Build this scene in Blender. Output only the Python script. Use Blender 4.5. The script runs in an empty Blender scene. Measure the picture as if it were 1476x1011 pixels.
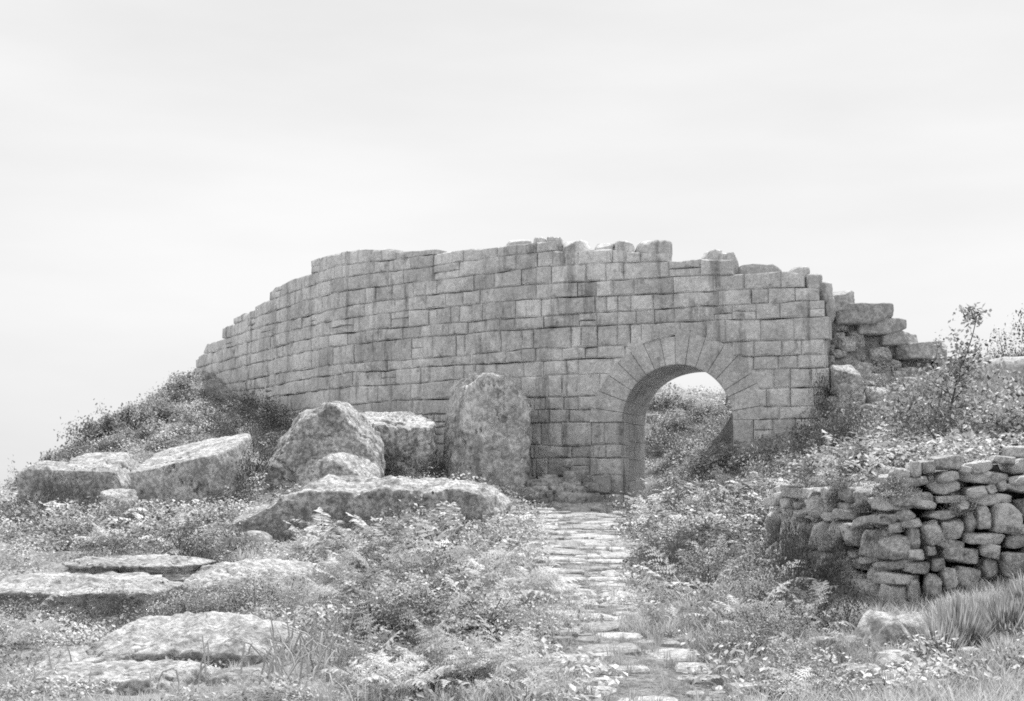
import bpy, bmesh, math, random
import numpy as np
from mathutils import Vector, Matrix

R = random.Random(11)
NR = np.random.default_rng(11)
scn = bpy.context.scene
col = scn.collection

# ------------------------------------------------------------------ camera
FPX, CX, CY, HORIZON = 2050.0, 738.0, 505.5, 700.0      # photograph pixels
CAMZ = 1.65
PITCH = math.atan((HORIZON - CY) / FPX)
cam_d = bpy.data.cameras.new('camera')
cam_d.sensor_width = 36.0
cam_d.lens = FPX / 1476.0 * 36.0
cam_d.clip_start = 0.1
cam_d.clip_end = 8000
cam = bpy.data.objects.new('camera', cam_d)
col.objects.link(cam)
cam.location = (0, 0, CAMZ)
cam.rotation_euler = (math.pi / 2 + PITCH, 0, 0)
scn.camera = cam

# ------------------------------------------------------------------ sky, sun, exposure
SUN_EL, SUN_AZ = math.radians(58), math.radians(20)      # behind the wall, a little to the right
world = bpy.data.worlds.new('World')
scn.world = world
world.use_nodes = True
wn, wl = world.node_tree.nodes, world.node_tree.links
wn.clear()
sky = wn.new('ShaderNodeTexSky')
sky.sky_type = 'NISHITA'
sky.sun_disc = False
sky.sun_elevation = SUN_EL
sky.sun_rotation = SUN_AZ
sky.air_density = 1.2
sky.dust_density = 4.0
bw = wn.new('ShaderNodeRGBToBW')
tcw = wn.new('ShaderNodeTexCoord')
mpw = wn.new('ShaderNodeMapping'); mpw.inputs['Scale'].default_value = (1.0, 1.0, 4.5)
nzw = wn.new('ShaderNodeTexNoise'); nzw.inputs['Scale'].default_value = 1.6
nzw.inputs['Detail'].default_value = 5; nzw.inputs['Roughness'].default_value = 0.5
mrw = wn.new('ShaderNodeMapRange')
mrw.inputs['From Min'].default_value = 0.3; mrw.inputs['From Max'].default_value = 0.7
mrw.inputs['To Min'].default_value = 7.6; mrw.inputs['To Max'].default_value = 9.5
mxw = wn.new('ShaderNodeMix'); mxw.data_type = 'FLOAT'; mxw.inputs['Factor'].default_value = 0.9
bgw = wn.new('ShaderNodeBackground'); bgw.inputs['Strength'].default_value = 0.1
ow = wn.new('ShaderNodeOutputWorld')
wl.new(sky.outputs[0], bw.inputs[0])
wl.new(tcw.outputs['Generated'], mpw.inputs[0])
wl.new(mpw.outputs[0], nzw.inputs['Vector'])
wl.new(nzw.outputs[0], mrw.inputs['Value'])
wl.new(bw.outputs[0], mxw.inputs['A'])
wl.new(mrw.outputs[0], mxw.inputs['B'])
wl.new(mxw.outputs['Result'], bgw.inputs['Color'])
wl.new(bgw.outputs[0], ow.inputs[0])

sun_d = bpy.data.lights.new('sun', 'SUN')
sun_d.energy = 5.0
sun_d.angle = math.radians(1.5)
sun_d.color = (1, 1, 1)
sun = bpy.data.objects.new('sun', sun_d)
col.objects.link(sun)
S = Vector((math.cos(SUN_EL) * math.sin(SUN_AZ), math.cos(SUN_EL) * math.cos(SUN_AZ), math.sin(SUN_EL)))
sun.rotation_euler = S.to_track_quat('Z', 'Y').to_euler()
sun.location = S * 80

vs = scn.view_settings
vs.view_transform = 'Standard'
vs.look = 'None'
vs.exposure = 0.08
vs.gamma = 1.0
vs.use_curve_mapping = False
scn.cycles.use_denoising = False
scn.cycles.max_bounces = 5
scn.cycles.diffuse_bounces = 3
scn.cycles.transmission_bounces = 3
scn.cycles.filter_width = 1.8

# ------------------------------------------------------------------ helpers
cP, sP = math.cos(PITCH), math.sin(PITCH)


def at(px, py, d):
    """Point seen at a photograph pixel, d metres ahead of the camera along the ground."""
    u = (px - CX) / FPX
    v = (CY - py) / FPX
    fy = cP - v * sP
    fz = sP + v * cP
    return np.array((u * d / fy, d, CAMZ + fz * d / fy))


def proj(P):
    P = np.asarray(P, float)
    x, y, z = P[..., 0], P[..., 1], P[..., 2] - CAMZ
    f = y * cP + z * sP
    w = -y * sP + z * cP
    return CX + FPX * x / f, CY - FPX * w / f


def hsh(ix, iy, iz):
    n = (ix * 374761393 + iy * 668265263 + iz * 2147483647 + 1013904223) & 0xffffffff
    n = ((n ^ (n >> 13)) * 1274126177) & 0xffffffff
    n = (n ^ (n >> 16)) & 0xffffff
    return n / float(0xffffff)


def vnoise(P):
    P = np.asarray(P, float)
    i = np.floor(P).astype(np.int64)
    f = P - i
    f = f * f * (3 - 2 * f)
    r = 0
    for a in (0, 1):
        for b in (0, 1):
            for c in (0, 1):
                w = (f[..., 0] if a else 1 - f[..., 0]) * (f[..., 1] if b else 1 - f[..., 1]) * (f[..., 2] if c else 1 - f[..., 2])
                r = r + w * hsh(i[..., 0] + a, i[..., 1] + b, i[..., 2] + c)
    return r * 2 - 1


def fbm(P, sc=1.0, octv=4, gain=0.5):
    P = np.asarray(P, float) * sc
    r, a = 0, 1.0
    for k in range(octv):
        r = r + a * vnoise(P + 17.3 * k)
        P = P * 2.03
        a *= gain
    return r


def sstep(a, b, x):
    t = np.clip((x - a) / (b - a), 0, 1)
    return t * t * (3 - 2 * t)


def tag(o, label=None, cat=None, group=None, kind=None):
    if label: o['label'] = label
    if cat: o['category'] = cat
    if group: o['group'] = group
    if kind: o['kind'] = kind
    return o


def empty(name, loc):
    o = bpy.data.objects.new(name, None)
    o.location = tuple(float(c) for c in loc)
    o.empty_display_size = 0.2
    col.objects.link(o)
    return o


def base_of(parent):
    b = np.zeros(3)
    while parent is not None:
        b += np.array(parent.location)
        parent = parent.parent
    return b


def mesh_np(name, V, T, mat, smooth=True, tone=None):
    """numpy mesh of triangles or quads"""
    V = np.asarray(V, np.float32); T = np.asarray(T, np.int32)
    me = bpy.data.meshes.new(name)
    n, k = T.shape
    me.vertices.add(len(V)); me.vertices.foreach_set('co', V.ravel())
    me.loops.add(n * k); me.loops.foreach_set('vertex_index', T.ravel())
    me.polygons.add(n)
    me.polygons.foreach_set('loop_start', np.arange(0, n * k, k, dtype=np.int32))
    me.polygons.foreach_set('loop_total', np.full(n, k, np.int32))
    me.polygons.foreach_set('use_smooth', np.full(n, smooth, bool))
    if tone is not None:
        at_ = me.attributes.new('tone', 'FLOAT', 'POINT')
        at_.data.foreach_set('value', np.asarray(tone, np.float32))
    me.materials.append(mat)
    me.update(calc_edges=True)
    return me


def obj_np(name, V, T, mat, parent=None, smooth=True, tone=None, origin=None):
    V = np.asarray(V, float)
    if origin is None:
        origin = V.mean(0)
        origin[2] = V[:, 2].min()
    me = mesh_np(name, V - origin, T, mat, smooth, tone)
    o = bpy.data.objects.new(name, me)
    col.objects.link(o)
    if parent is not None:
        o.parent = parent
        o.location = tuple(origin - base_of(parent))
    else:
        o.location = tuple(origin)
    return o


def poly_obj(name, V, F, mat, parent=None, smooth=False):
    V = np.asarray(V, float)
    origin = V.mean(0); origin[2] = V[:, 2].min()
    me = bpy.data.meshes.new(name)
    me.from_pydata([tuple(v) for v in (V - origin)], [], F)
    me.materials.append(mat)
    if smooth:
        me.polygons.foreach_set('use_smooth', [True] * len(me.polygons))
    me.update()
    o = bpy.data.objects.new(name, me)
    col.objects.link(o)
    if parent is not None:
        o.parent = parent
        o.location = tuple(origin - base_of(parent))
    else:
        o.location = tuple(origin)
    return o


# ------------------------------------------------------------------ materials (all neutral: a black-and-white photograph)
def stone_mat(name, base, var=0.1, lich_l=0.35, lich_d=0.5, scale=1.0, bump=0.5, coarse=1.6, rnd=0.12, spk=0.5, streak=0.0, mottle=0.25):
    m = bpy.data.materials.new(name); m.use_nodes = True
    n, l = m.node_tree.nodes, m.node_tree.links
    n.clear()
    out = n.new('ShaderNodeOutputMaterial'); b = n.new('ShaderNodeBsdfPrincipled')
    b.inputs['Roughness'].default_value = 0.92
    b.inputs['Specular IOR Level'].default_value = 0.15
    l.new(b.outputs[0], out.inputs[0])
    geo = n.new('ShaderNodeNewGeometry'); oi = n.new('ShaderNodeObjectInfo')

    def noise(s, det, rough=0.55, off=0.0):
        mp = n.new('ShaderNodeMapping'); mp.inputs['Location'].default_value = (off, off * 2.1, off * 0.7)
        l.new(geo.outputs['Position'], mp.inputs[0])
        t = n.new('ShaderNodeTexNoise'); t.inputs['Scale'].default_value = s * scale
        t.inputs['Detail'].default_value = det; t.inputs['Roughness'].default_value = rough
        l.new(mp.outputs[0], t.inputs['Vector'])
        return t.outputs[0]

    def math_(op, a, bb):
        x = n.new('ShaderNodeMath'); x.operation = op
        for i, v in enumerate((a, bb)):
            if isinstance(v, (int, float)): x.inputs[i].default_value = v
            else: l.new(v, x.inputs[i])
        return x.outputs[0]

    def mr(v, a, bb, c, d):
        x = n.new('ShaderNodeMapRange'); x.interpolation_type = 'SMOOTHSTEP'
        l.new(v, x.inputs['Value'])
        for k, q in (('From Min', a), ('From Max', bb), ('To Min', c), ('To Max', d)):
            x.inputs[k].default_value = q
        return x.outputs[0]
    big = mr(noise(coarse, 5, 0.6), 0.3, 0.7, 1 - var, 1 + var)
    fine = mr(noise(28, 3, 0.7, 3.1), 0.25, 0.75, 1 - 0.35 * spk, 1 + 0.35 * spk)
    mot = mr(noise(9.0, 4, 0.65, 21.7), 0.38, 0.64, 1 - mottle, 1 + mottle * 0.8)
    ll = mr(noise(4.2, 6, 0.65, 7.7), 0.56, 0.68, 1.0, 1 + lich_l)
    ld = mr(noise(2.6, 6, 0.7, 12.9), 0.55, 0.7, 1.0, 1 - lich_d)
    if streak:
        mp2 = n.new('ShaderNodeMapping'); mp2.inputs['Scale'].default_value = (2.6, 2.6, 0.35)
        l.new(geo.outputs['Position'], mp2.inputs[0])
        t2 = n.new('ShaderNodeTexNoise'); t2.inputs['Scale'].default_value = 1.0; t2.inputs['Detail'].default_value = 5; t2.inputs['Roughness'].default_value = 0.65
        l.new(mp2.outputs[0], t2.inputs['Vector'])
        ld = math_('MULTIPLY', ld, mr(t2.outputs[0], 0.52, 0.68, 1.0, 1 - streak))
    rv = mr(oi.outputs['Random'], 0.0, 1.0, 1 - rnd, 1 + rnd)
    v = math_('MULTIPLY', big, base)
    for q in (fine, mot, ll, ld, rv):
        v = math_('MULTIPLY', v, q)
    v = math_('MINIMUM', v, 0.8)
    cb = n.new('ShaderNodeCombineColor')
    for i in range(3): l.new(v, cb.inputs[i])
    l.new(cb.outputs[0], b.inputs['Base Color'])
    bsum = math_('ADD', math_('MULTIPLY', noise(11, 6, 0.7, 1.3), 1.0), math_('MULTIPLY', noise(55, 3, 0.7, 5.5), 0.35))
    bp = n.new('ShaderNodeBump'); bp.inputs['Strength'].default_value = bump; bp.inputs['Distance'].default_value = 0.05
    l.new(bsum, bp.inputs['Height'])
    l.new(bp.outputs[0], b.inputs['Normal'])
    return m


def leaf_mat(name, base, var=0.35, trans=0.35, gloss=0.0):
    m = bpy.data.materials.new(name); m.use_nodes = True
    n, l = m.node_tree.nodes, m.node_tree.links
    n.clear()
    out = n.new('ShaderNodeOutputMaterial')
    a = n.new('ShaderNodeAttribute'); a.attribute_name = 'tone'
    mr = n.new('ShaderNodeMapRange')
    mr.inputs['To Min'].default_value = base * (1 - var); mr.inputs['To Max'].default_value = base * (1 + var)
    l.new(a.outputs['Fac'], mr.inputs['Value'])
    oi = n.new('ShaderNodeObjectInfo')
    r2 = n.new('ShaderNodeMapRange'); r2.inputs['To Min'].default_value = 0.82; r2.inputs['To Max'].default_value = 1.18
    l.new(oi.outputs['Random'], r2.inputs['Value'])
    mu = n.new('ShaderNodeMath'); mu.operation = 'MULTIPLY'
    l.new(mr.outputs[0], mu.inputs[0]); l.new(r2.outputs[0], mu.inputs[1])
    cb = n.new('ShaderNodeCombineColor')
    for i in range(3): l.new(mu.outputs[0], cb.inputs[i])
    d = n.new('ShaderNodeBsdfPrincipled'); d.inputs['Roughness'].default_value = 0.6
    d.inputs['Specular IOR Level'].default_value = 0.25 + gloss
    t = n.new('ShaderNodeBsdfTranslucent')
    l.new(cb.outputs[0], d.inputs['Base Color']); l.new(cb.outputs[0], t.inputs['Color'])
    mx = n.new('ShaderNodeMixShader'); mx.inputs[0].default_value = trans
    l.new(d.outputs[0], mx.inputs[1]); l.new(t.outputs[0], mx.inputs[2])
    l.new(mx.outputs[0], out.inputs[0])
    return m


M_WALL = stone_mat('wall_granite', 0.59, 0.2, 0.28, 0.45, rnd=0.12, bump=0.65, streak=0.42, mottle=0.12, spk=0.6, coarse=0.9)
M_ARCH = stone_mat('arch_granite', 0.57, 0.16, 0.28, 0.3, rnd=0.05, bump=0.65, streak=0.25, mottle=0.12, spk=0.6)
M_SOIL = stone_mat('dark_soil', 0.08, 0.25, 0.35, 0.5, bump=1.0)
M_CORE = stone_mat('rubble_core', 0.40, 0.25, 0.35, 0.5, bump=1.0)
M_STEP = stone_mat('step_granite', 0.44, 0.15, 0.25, 0.35, bump=0.6)
M_ROCK = stone_mat('boulder_granite', 0.50, 0.3, 0.5, 0.68, scale=1.2, bump=1.0, rnd=0.08, streak=0.35, mottle=0.42)
M_PALE = stone_mat('weathered_granite', 0.54, 0.28, 0.35, 0.66, scale=1.5, bump=1.0, rnd=0.08, streak=0.25, mottle=0.35)
M_UPR = stone_mat('pale_boulder', 0.56, 0.28, 0.4, 0.6, scale=1.1, bump=1.0, streak=0.4, mottle=0.3)
M_DRY = stone_mat('field_stone', 0.70, 0.25, 0.4, 0.6, scale=2.6, bump=0.9, rnd=0.22, mottle=0.3)
M_SLAB = stone_mat('path_slab', 0.50, 0.2, 0.3, 0.5, scale=1.8, bump=0.8, rnd=0.22, mottle=0.3)
M_GROUND = stone_mat('dry_soil', 0.36, 0.28, 0.4, 0.5, scale=1.4, bump=1.0, rnd=0.0)
M_DIRT = stone_mat('path_dirt', 0.32, 0.3, 0.4, 0.5, scale=2.0, bump=1.0, rnd=0.0, mottle=0.4)
M_FERN = leaf_mat('bracken', 0.48, 0.85, 0.22, 0.35)
M_GRASS = leaf_mat('grass', 0.47, 0.45, 0.35)
M_HERB = leaf_mat('herbs', 0.40, 0.85, 0.2, 0.35)
M_SHRUB = leaf_mat('shrub_leaf', 0.34, 0.8, 0.2, 0.35)
M_DARK = leaf_mat('broom', 0.125, 0.55, 0.25, 0.1)
M_STEM = stone_mat('bark', 0.13, 0.2, 0.2, 0.3, scale=6, bump=0.5)
M_DRYSTEM = leaf_mat('dry_stalk', 0.55, 0.3, 0.2)

# ------------------------------------------------------------------ wall plan (outer face, left to right)
plan = np.array([(-15.0, 63.0), (-12.8, 57.2), (-8.45, 49.1), (-5.83, 44.6), (-4.13, 42.76), (0.61, 39.2), (4.3, 37.7), (7.98, 36.2), (9.5, 35.6)])


def catmull(P, k=24):
    out = []
    for i in range(len(P) - 1):
        p0 = P[max(i - 1, 0)]; p1 = P[i]; p2 = P[i + 1]; p3 = P[min(i + 2, len(P) - 1)]
        for j in range(k):
            t = j / k
            out.append(0.5 * ((2 * p1) + (p2 - p0) * t + (2 * p0 - 5 * p1 + 4 * p2 - p3) * t * t + (3 * p1 - p0 - 3 * p2 + p3) * t ** 3))
    out.append(P[-1])
    return np.array(out)


wc = catmull(plan)
ws = np.concatenate([[0], np.cumsum(np.linalg.norm(np.diff(wc, axis=0), axis=1))])
wt = np.gradient(wc, axis=0); wt /= np.linalg.norm(wt, axis=1)[:, None]


def WP(s, dep, z):
    s = np.asarray(s, float)
    x = np.interp(s, ws, wc[:, 0]); y = np.interp(s, ws, wc[:, 1])
    tx = np.interp(s, ws, wt[:, 0]); ty = np.interp(s, ws, wt[:, 1])
    return np.stack(np.broadcast_arrays(x - ty * dep, y + tx * dep, z), -1).astype(float)


wpx = CX + FPX * wc[:, 0] / wc[:, 1]
s_at = lambda px: float(np.interp(px, wpx, ws))
d_at = lambda px: float(np.interp(px, wpx, wc[:, 1]))
A0, A1 = s_at(897), s_at(1056)
SC, AR = (A0 + A1) / 2, (A1 - A0) / 2
APEX = at(975, 526, d_at(975))[2]
SPRING = APEX - AR
ARO = AR + 0.86
THICK = 2.7
S_END = s_at(1193)
top_px = [(250, 560), (276, 540), (281, 517), (293, 510), (295, 492), (317, 483), (321, 465), (345, 455), (385, 428), (388, 413), (440, 388), (446, 369), (480, 360), (520, 357), (560, 362), (650, 356), (730, 349), (775, 347), (808, 348), (813, 363), (850, 364), (860, 360), (915, 362), (920, 362), (962, 362), (966, 369), (1010, 370), (1058, 372), (1064, 386), (1128, 385), (1150, 391), (1165, 399), (1180, 412), (1193, 440), (1200, 470)]
_tp = np.array(top_px, float)


def wall_top(s):
    px = np.interp(s, ws, wpx); d = np.interp(s, ws, wc[:, 1])
    py = np.interp(px, _tp[:, 0], _tp[:, 1])
    v = (CY - py) / FPX
    return CAMZ + (sP + v * cP) * d / (cP - v * sP)


# ------------------------------------------------------------------ terrain
ctrl = [at(*c) for c in [
    (-200, 1040, 10), (0, 1015, 11), (300, 1012, 11), (738, 1011, 11), (1100, 1005, 11.5), (1476, 985, 11.5), (1700, 980, 11),
    (0, 895, 16.6), (100, 897, 16.6), (230, 897, 16.6), (290, 998, 12.3), (100, 998, 12.3), (290, 958, 13.6), (450, 945, 13.4), (-200, 900, 16), (0, 900, 15.5), (250, 905, 15), (500, 905, 15), (738, 898, 15), (900, 895, 15.5), (1100, 890, 15.5), (1280, 890, 15),
    (1476, 845, 15), (1650, 820, 15),
    (-200, 800, 22), (0, 810, 21), (250, 805, 21), (480, 820, 20.5), (700, 810, 21), (840, 830, 20.5), (1000, 830, 20),
    (0, 765, 27), (200, 765, 27), (420, 790, 25), (600, 775, 26), (730, 765, 27), (840, 778, 27), (960, 775, 27),
    (0, 735, 34), (100, 745, 33), (270, 740, 32), (360, 720, 33), (500, 705, 34), (620, 700, 36), (720, 715, 35), (840, 742, 34), (950, 735, 33),
    (-200, 790, 36), (0, 722, 42), (60, 682, 44), (150, 632, 47), (240, 575, 52), (280, 548, 57), (330, 575, 52),
    (385, 590, 48.5), (470, 608, 44), (540, 625, 42), (650, 675, 40), (770, 715, 38.8), (900, 738, 37.2), (960, 728, 37),
    (1000, 700, 36.4), (1060, 668, 36.4), (1130, 648, 36.2), (1190, 640, 35.8),
    (1040, 740, 30), (930, 715, 40), (940, 672, 43), (955, 600, 46), (990, 578, 48), (1040, 585, 48), (900, 570, 49),
    (1250, 560, 36.6), (1205, 455, 38.6), (1225, 475, 38.6), (1262, 500, 38.6), (1203, 520, 37.3), (1206, 590, 36.3), (1245, 520, 37.7), (1300, 535, 38.2), (1300, 600, 35), (1330, 540, 38.2), (1400, 600, 34), (1440, 552, 36.5), (1476, 535, 36.5), (1600, 500, 37),
    (1300, 660, 27), (1420, 660, 25), (1600, 640, 25), (1150, 690, 28)]]
ctrl += [np.array(p, float) for p in [(-6, 0, -0.1), (0, 0, 0), (6, 0, 0.1), (-10, -10, -0.3), (10, -10, -0.2), (0, -12, -0.2), (-7, 8, -0.1), (7, 8, 0.1),
    (-16.5, 50, 1.5), (-18.5, 50, 0.3), (-20, 54, -0.8), (-17.2, 56, 0.9), (-15.2, 58, 2.3), (-17.5, 45, 0.2), (-19, 62, 0), (-25, 62, -2), (-30, 42, -3.5), (-30, 20, -2), (-22, 75, 0.5), (0, 50, 4.4), (-4, 52, 5), (12, 47, 5.2), (14, 42, 5.0), (22, 40, 5), (25, 25, 3), (20, 12, 1), (-20, 8, -1),
    (0, 62, 4), (15, 62, 4), (-8, 60, 5), (0, 78, 1), (20, 78, 1), (35, 50, 3), (38, 20, 0), (0, 43, 3.2), (8, 42, 4.2)]]
ctrl = np.array(ctrl)
CQ = 1.6


def phi(r2): return np.sqrt(r2 + CQ * CQ)


_d2 = ((ctrl[:, None, :2] - ctrl[None, :, :2]) ** 2).sum(-1)
_n = len(ctrl)
_A = np.zeros((_n + 3, _n + 3))
_A[:_n, :_n] = phi(_d2) - 0.02 * np.eye(_n)
_A[:_n, _n] = 1; _A[:_n, _n + 1:] = ctrl[:, :2]; _A[_n:, :_n] = _A[:_n, _n:].T
_w = np.linalg.solve(_A, np.concatenate([ctrl[:, 2], [0, 0, 0]]))


def rbf(x, y):
    r = _w[_n] + _w[_n + 1] * x + _w[_n + 2] * y
    for k in range(_n):
        r = r + _w[k] * phi((x - ctrl[k, 0]) ** 2 + (y - ctrl[k, 1]) ** 2)
    return r


# bank held by the dry stone wall: polyline of its foot, right to left and then away up the slope
BANK = np.array([at(p, 700, d)[:2] for p, d in ((1900, 15.9), (1480, 15.7), (1275, 15.7), (1190, 16.9), (1118, 18.6), (1085, 22), (1085, 27), (1100, 33))])


def bank_sd(x, y):
    best = np.full(np.shape(x), 1e9); sgn = np.ones(np.shape(x)); tt = np.zeros(np.shape(x))
    for i in range(len(BANK) - 1):
        a, b = BANK[i], BANK[i + 1]
        ab = b - a
        t = np.clip(((x - a[0]) * ab[0] + (y - a[1]) * ab[1]) / (ab @ ab), 0, 1)
        dx = x - a[0] - t * ab[0]; dy = y - a[1] - t * ab[1]
        dd = np.hypot(dx, dy)
        cr = ab[0] * dy - ab[1] * dx          # inside is on the right hand of the walk
        m = dd < best
        best = np.where(m, dd, best); sgn = np.where(m, np.where(cr < 0, 1, -1), sgn); tt = np.where(m, i + t, tt)
    return best * sgn, tt


path_c = np.array([at(p, q, d)[:2] for p, q, d in ((905, 735, 41), (890, 735, 38.5), (858, 738, 36.5), (838, 745, 34), (836, 770, 29), (848, 800, 24.5), (842, 850, 20), (862, 890, 17.2), (895, 945, 13.8), (925, 1000, 11.3), (950, 1011, 6), (850, 1000, 1))])
path_s = catmull(path_c, 12)


def path_dist(x, y):
    best = np.full(np.shape(x), 1e9)
    for i in range(0, len(path_s) - 1):
        a, b = path_s[i], path_s[i + 1]
        ab = b - a
        t = np.clip(((x - a[0]) * ab[0] + (y - a[1]) * ab[1]) / (ab @ ab), 0, 1)
        best = np.minimum(best, np.hypot(x - a[0] - t * ab[0], y - a[1] - t * ab[1]))
    return best


def height_raw(x, y):
    z = rbf(x, y)
    sd, tt = bank_sd(x, y)
    wid = np.interp(tt, [0, 4.2, 5.2, 7], [0.3, 0.3, 2.0, 5.0])
    m = sstep(0.0, 1, (sd - np.interp(tt, [0, 4.4, 5.2], [0.5, 0.5, 0.0])) / wid) * (x > 0)
    upn = np.interp(x, [3.3, 3.5, 4.1, 5.7, 7, 12], [1.38, 1.42, 1.66, 1.9, 2.1, 2.6])
    up = upn + (np.interp(y, [20, 26, 33], [1.75, 2.1, 2.3]) + 0.05 * np.maximum(x - 6, 0) - upn) * sstep(18, 25, y)
    z = np.where(m > 0, z + (np.maximum(up - z, 0)) * m * sstep(36, 28, y), z)
    pd = path_dist(x, y)
    amp = sstep(0.6, 2.2, pd) * 0.85 + 0.15
    P = np.stack([x, y, np.zeros_like(x)], -1)
    z = z + amp * (0.13 * fbm(P, 0.45, 3) + 0.06 * fbm(P + 40, 1.7, 3))
    out = np.maximum(np.maximum(np.abs(x) - 34, 0), np.maximum(np.maximum(-y - 8, 0), np.maximum(y - 72, 0)))
    return z + (-9 - z) * sstep(0, 45, out)


def axis(lo, hi, step, far):
    a = list(np.arange(lo, hi + 1e-6, step))
    s, v = step, hi
    while v < far:
        s *= 1.35; v += s; a.append(v)
    s, v = step, lo
    b = []
    while v > -far:
        s *= 1.35; v -= s; b.append(v)
    return np.array(b[::-1] + a)


gx = axis(-17, 17, 0.16, 4000); gy = axis(8, 60, 0.16, 4000)
GX, GY = np.meshgrid(gx, gy, indexing='ij')
GZ = height_raw(GX, GY)


def H(x, y):
    x = np.asarray(x, float); y = np.asarray(y, float)
    i = np.clip(np.searchsorted(gx, x) - 1, 0, len(gx) - 2); j = np.clip(np.searchsorted(gy, y) - 1, 0, len(gy) - 2)
    a = (x - gx[i]) / (gx[i + 1] - gx[i]); b = (y - gy[j]) / (gy[j + 1] - gy[j])
    return (GZ[i, j] * (1 - a) * (1 - b) + GZ[i + 1, j] * a * (1 - b) + GZ[i, j + 1] * (1 - a) * b + GZ[i + 1, j + 1] * a * b)


nx, ny = GX.shape
_i, _j = np.meshgrid(np.arange(nx - 1), np.arange(ny - 1), indexing='ij')
_q = np.stack([_i * ny + _j, (_i + 1) * ny + _j, (_i + 1) * ny + _j + 1, _i * ny + _j + 1], -1).reshape(-1, 4)
ground = obj_np('ground', np.stack([GX, GY, GZ], -1).reshape(-1, 3), _q, M_GROUND, origin=np.zeros(3))
tag(ground, 'rough sloping hillside of dry soil under grass and bracken', 'ground', kind='structure')

# path: dirt strip and the slabs laid on it
pl = np.concatenate([[0], np.cumsum(np.linalg.norm(np.diff(path_s, axis=0), axis=1))])
PL = pl[-1]


def pathp(s, o):
    x = np.interp(s, pl, path_s[:, 0]); y = np.interp(s, pl, path_s[:, 1])
    e = 0.3
    dx = np.interp(s + e, pl, path_s[:, 0]) - np.interp(s - e, pl, path_s[:, 0])
    dy = np.interp(s + e, pl, path_s[:, 1]) - np.interp(s - e, pl, path_s[:, 1])
    L = np.hypot(dx, dy) + 1e-9
    return x - dy / L * o, y + dx / L * o


PLEN = float(np.interp(-8.0, -path_s[:, 1], pl))
sg = np.arange(0, PLEN, 0.12); og = np.linspace(-1, 1, 15)
SG, OG = np.meshgrid(sg, og, indexing='ij')
hw = np.interp(np.interp(SG, pl, path_s[:, 1]), [12, 14, 18, 24], [0.75, 0.62, 0.6, 1.2]) + 0.36 * vnoise(np.stack([SG * 0.9, np.sign(OG) * 5.0, SG * 0], -1))
px_, py_ = pathp(SG, OG * hw)
pz_ = H(px_, py_) + 0.02 - 0.05 * np.abs(OG) ** 6
n1, n2 = SG.shape
_i, _j = np.meshgrid(np.arange(n1 - 1), np.arange(n2 - 1), indexing='ij')
_q = np.stack([_i * n2 + _j, _i * n2 + _j + 1, (_i + 1) * n2 + _j + 1, (_i + 1) * n2 + _j], -1).reshape(-1, 4)
path = obj_np('path', np.stack([px_, py_, pz_], -1).reshape(-1, 3), _q, M_DIRT, origin=np.zeros(3))
tag(path, 'worn path of pale flat slabs climbing to the arch', 'path', kind='structure')


def slab(cx, cy, w, l, ang, parent, th=0.1, lift=0.045, name='slab', mat=M_SLAB):
    n = R.choice([7, 8, 9])
    ring = []
    for k in range(n):
        a = 2 * math.pi * k / n + R.uniform(-0.22, 0.22)
        e = (abs(math.cos(a)) ** 7 + abs(math.sin(a)) ** 7) ** (-1 / 7) * R.uniform(0.86, 1.03)
        ring.append((math.cos(a) * e * w / 2, math.sin(a) * e * l / 2))
    z0 = float(H(cx, cy)) + lift
    tx, ty = R.uniform(-0.05, 0.05), R.uniform(0.0, 0.11)
    V = []
    for sc_, dz in ((1.0, -th), (1.0, -0.02), (0.88, 0.0)):
        for (x, y) in ring:
            x2, y2 = x * sc_, y * sc_
            V.append((cx + x2 * math.cos(ang) - y2 * math.sin(ang), cy + x2 * math.sin(ang) + y2 * math.cos(ang), z0 + dz + tx * x2 + ty * y2))
    V.append((cx, cy, z0 + R.uniform(-0.01, 0.012)))
    F = []
    for k in range(n):
        k2 = (k + 1) % n
        F += [(k, k2, n + k2, n + k), (n + k, n + k2, 2 * n + k2, 2 * n + k), (2 * n + k, 2 * n + k2, 3 * n)]
    return poly_obj(name, V, F, mat, parent)


slabs_xy = []
placed = []
for k in range(6000):
    if len(placed) >= 250: break
    s = R.uniform(1.6, PLEN - 0.4)
    x0, y0 = pathp(s, 0)
    w_half = float(np.interp(y0, [9, 13, 18, 22, 27, 33, 37], [0.7, 0.6, 0.5, 0.72, 1.15, 1.25, 1.1]))
    keep = float(np.interp(y0, [9, 12.5, 14, 19, 21, 24, 37], [0.05, 0.1, 0.4, 0.45, 0.8, 1.0, 1.0]))
    if R.random() > keep: continue
    o = R.uniform(-w_half, w_half)
    big = k < 2500
    w = R.uniform(0.55, 1.2) if big else R.uniform(0.22, 0.55)
    if y0 < 21: w *= 0.62
    l_ = w * R.uniform(0.6, 1.0)
    ok = True
    for (s2, o2, w2, l2) in placed:
        if (abs(s - s2) / ((l_ + l2) * 0.47)) ** 4 + (abs(o - o2) / ((w + w2) * 0.47)) ** 4 < 0.9: ok = False; break
    if not ok: continue
    placed.append((s, o, w, l_))
    x, y = pathp(s, o)
    dx, dy = pathp(s + 0.3, 0)
    ang = math.atan2(float(dy - y0), float(dx - x0)) + math.pi / 2 + R.gauss(0, 0.22)
    slab(float(x), float(y), w * 1.02, l_ * 1.02, ang, path, lift=R.uniform(0.03, 0.06), th=0.16)
    slabs_xy.append((float(x), float(y), w / 2))

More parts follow.
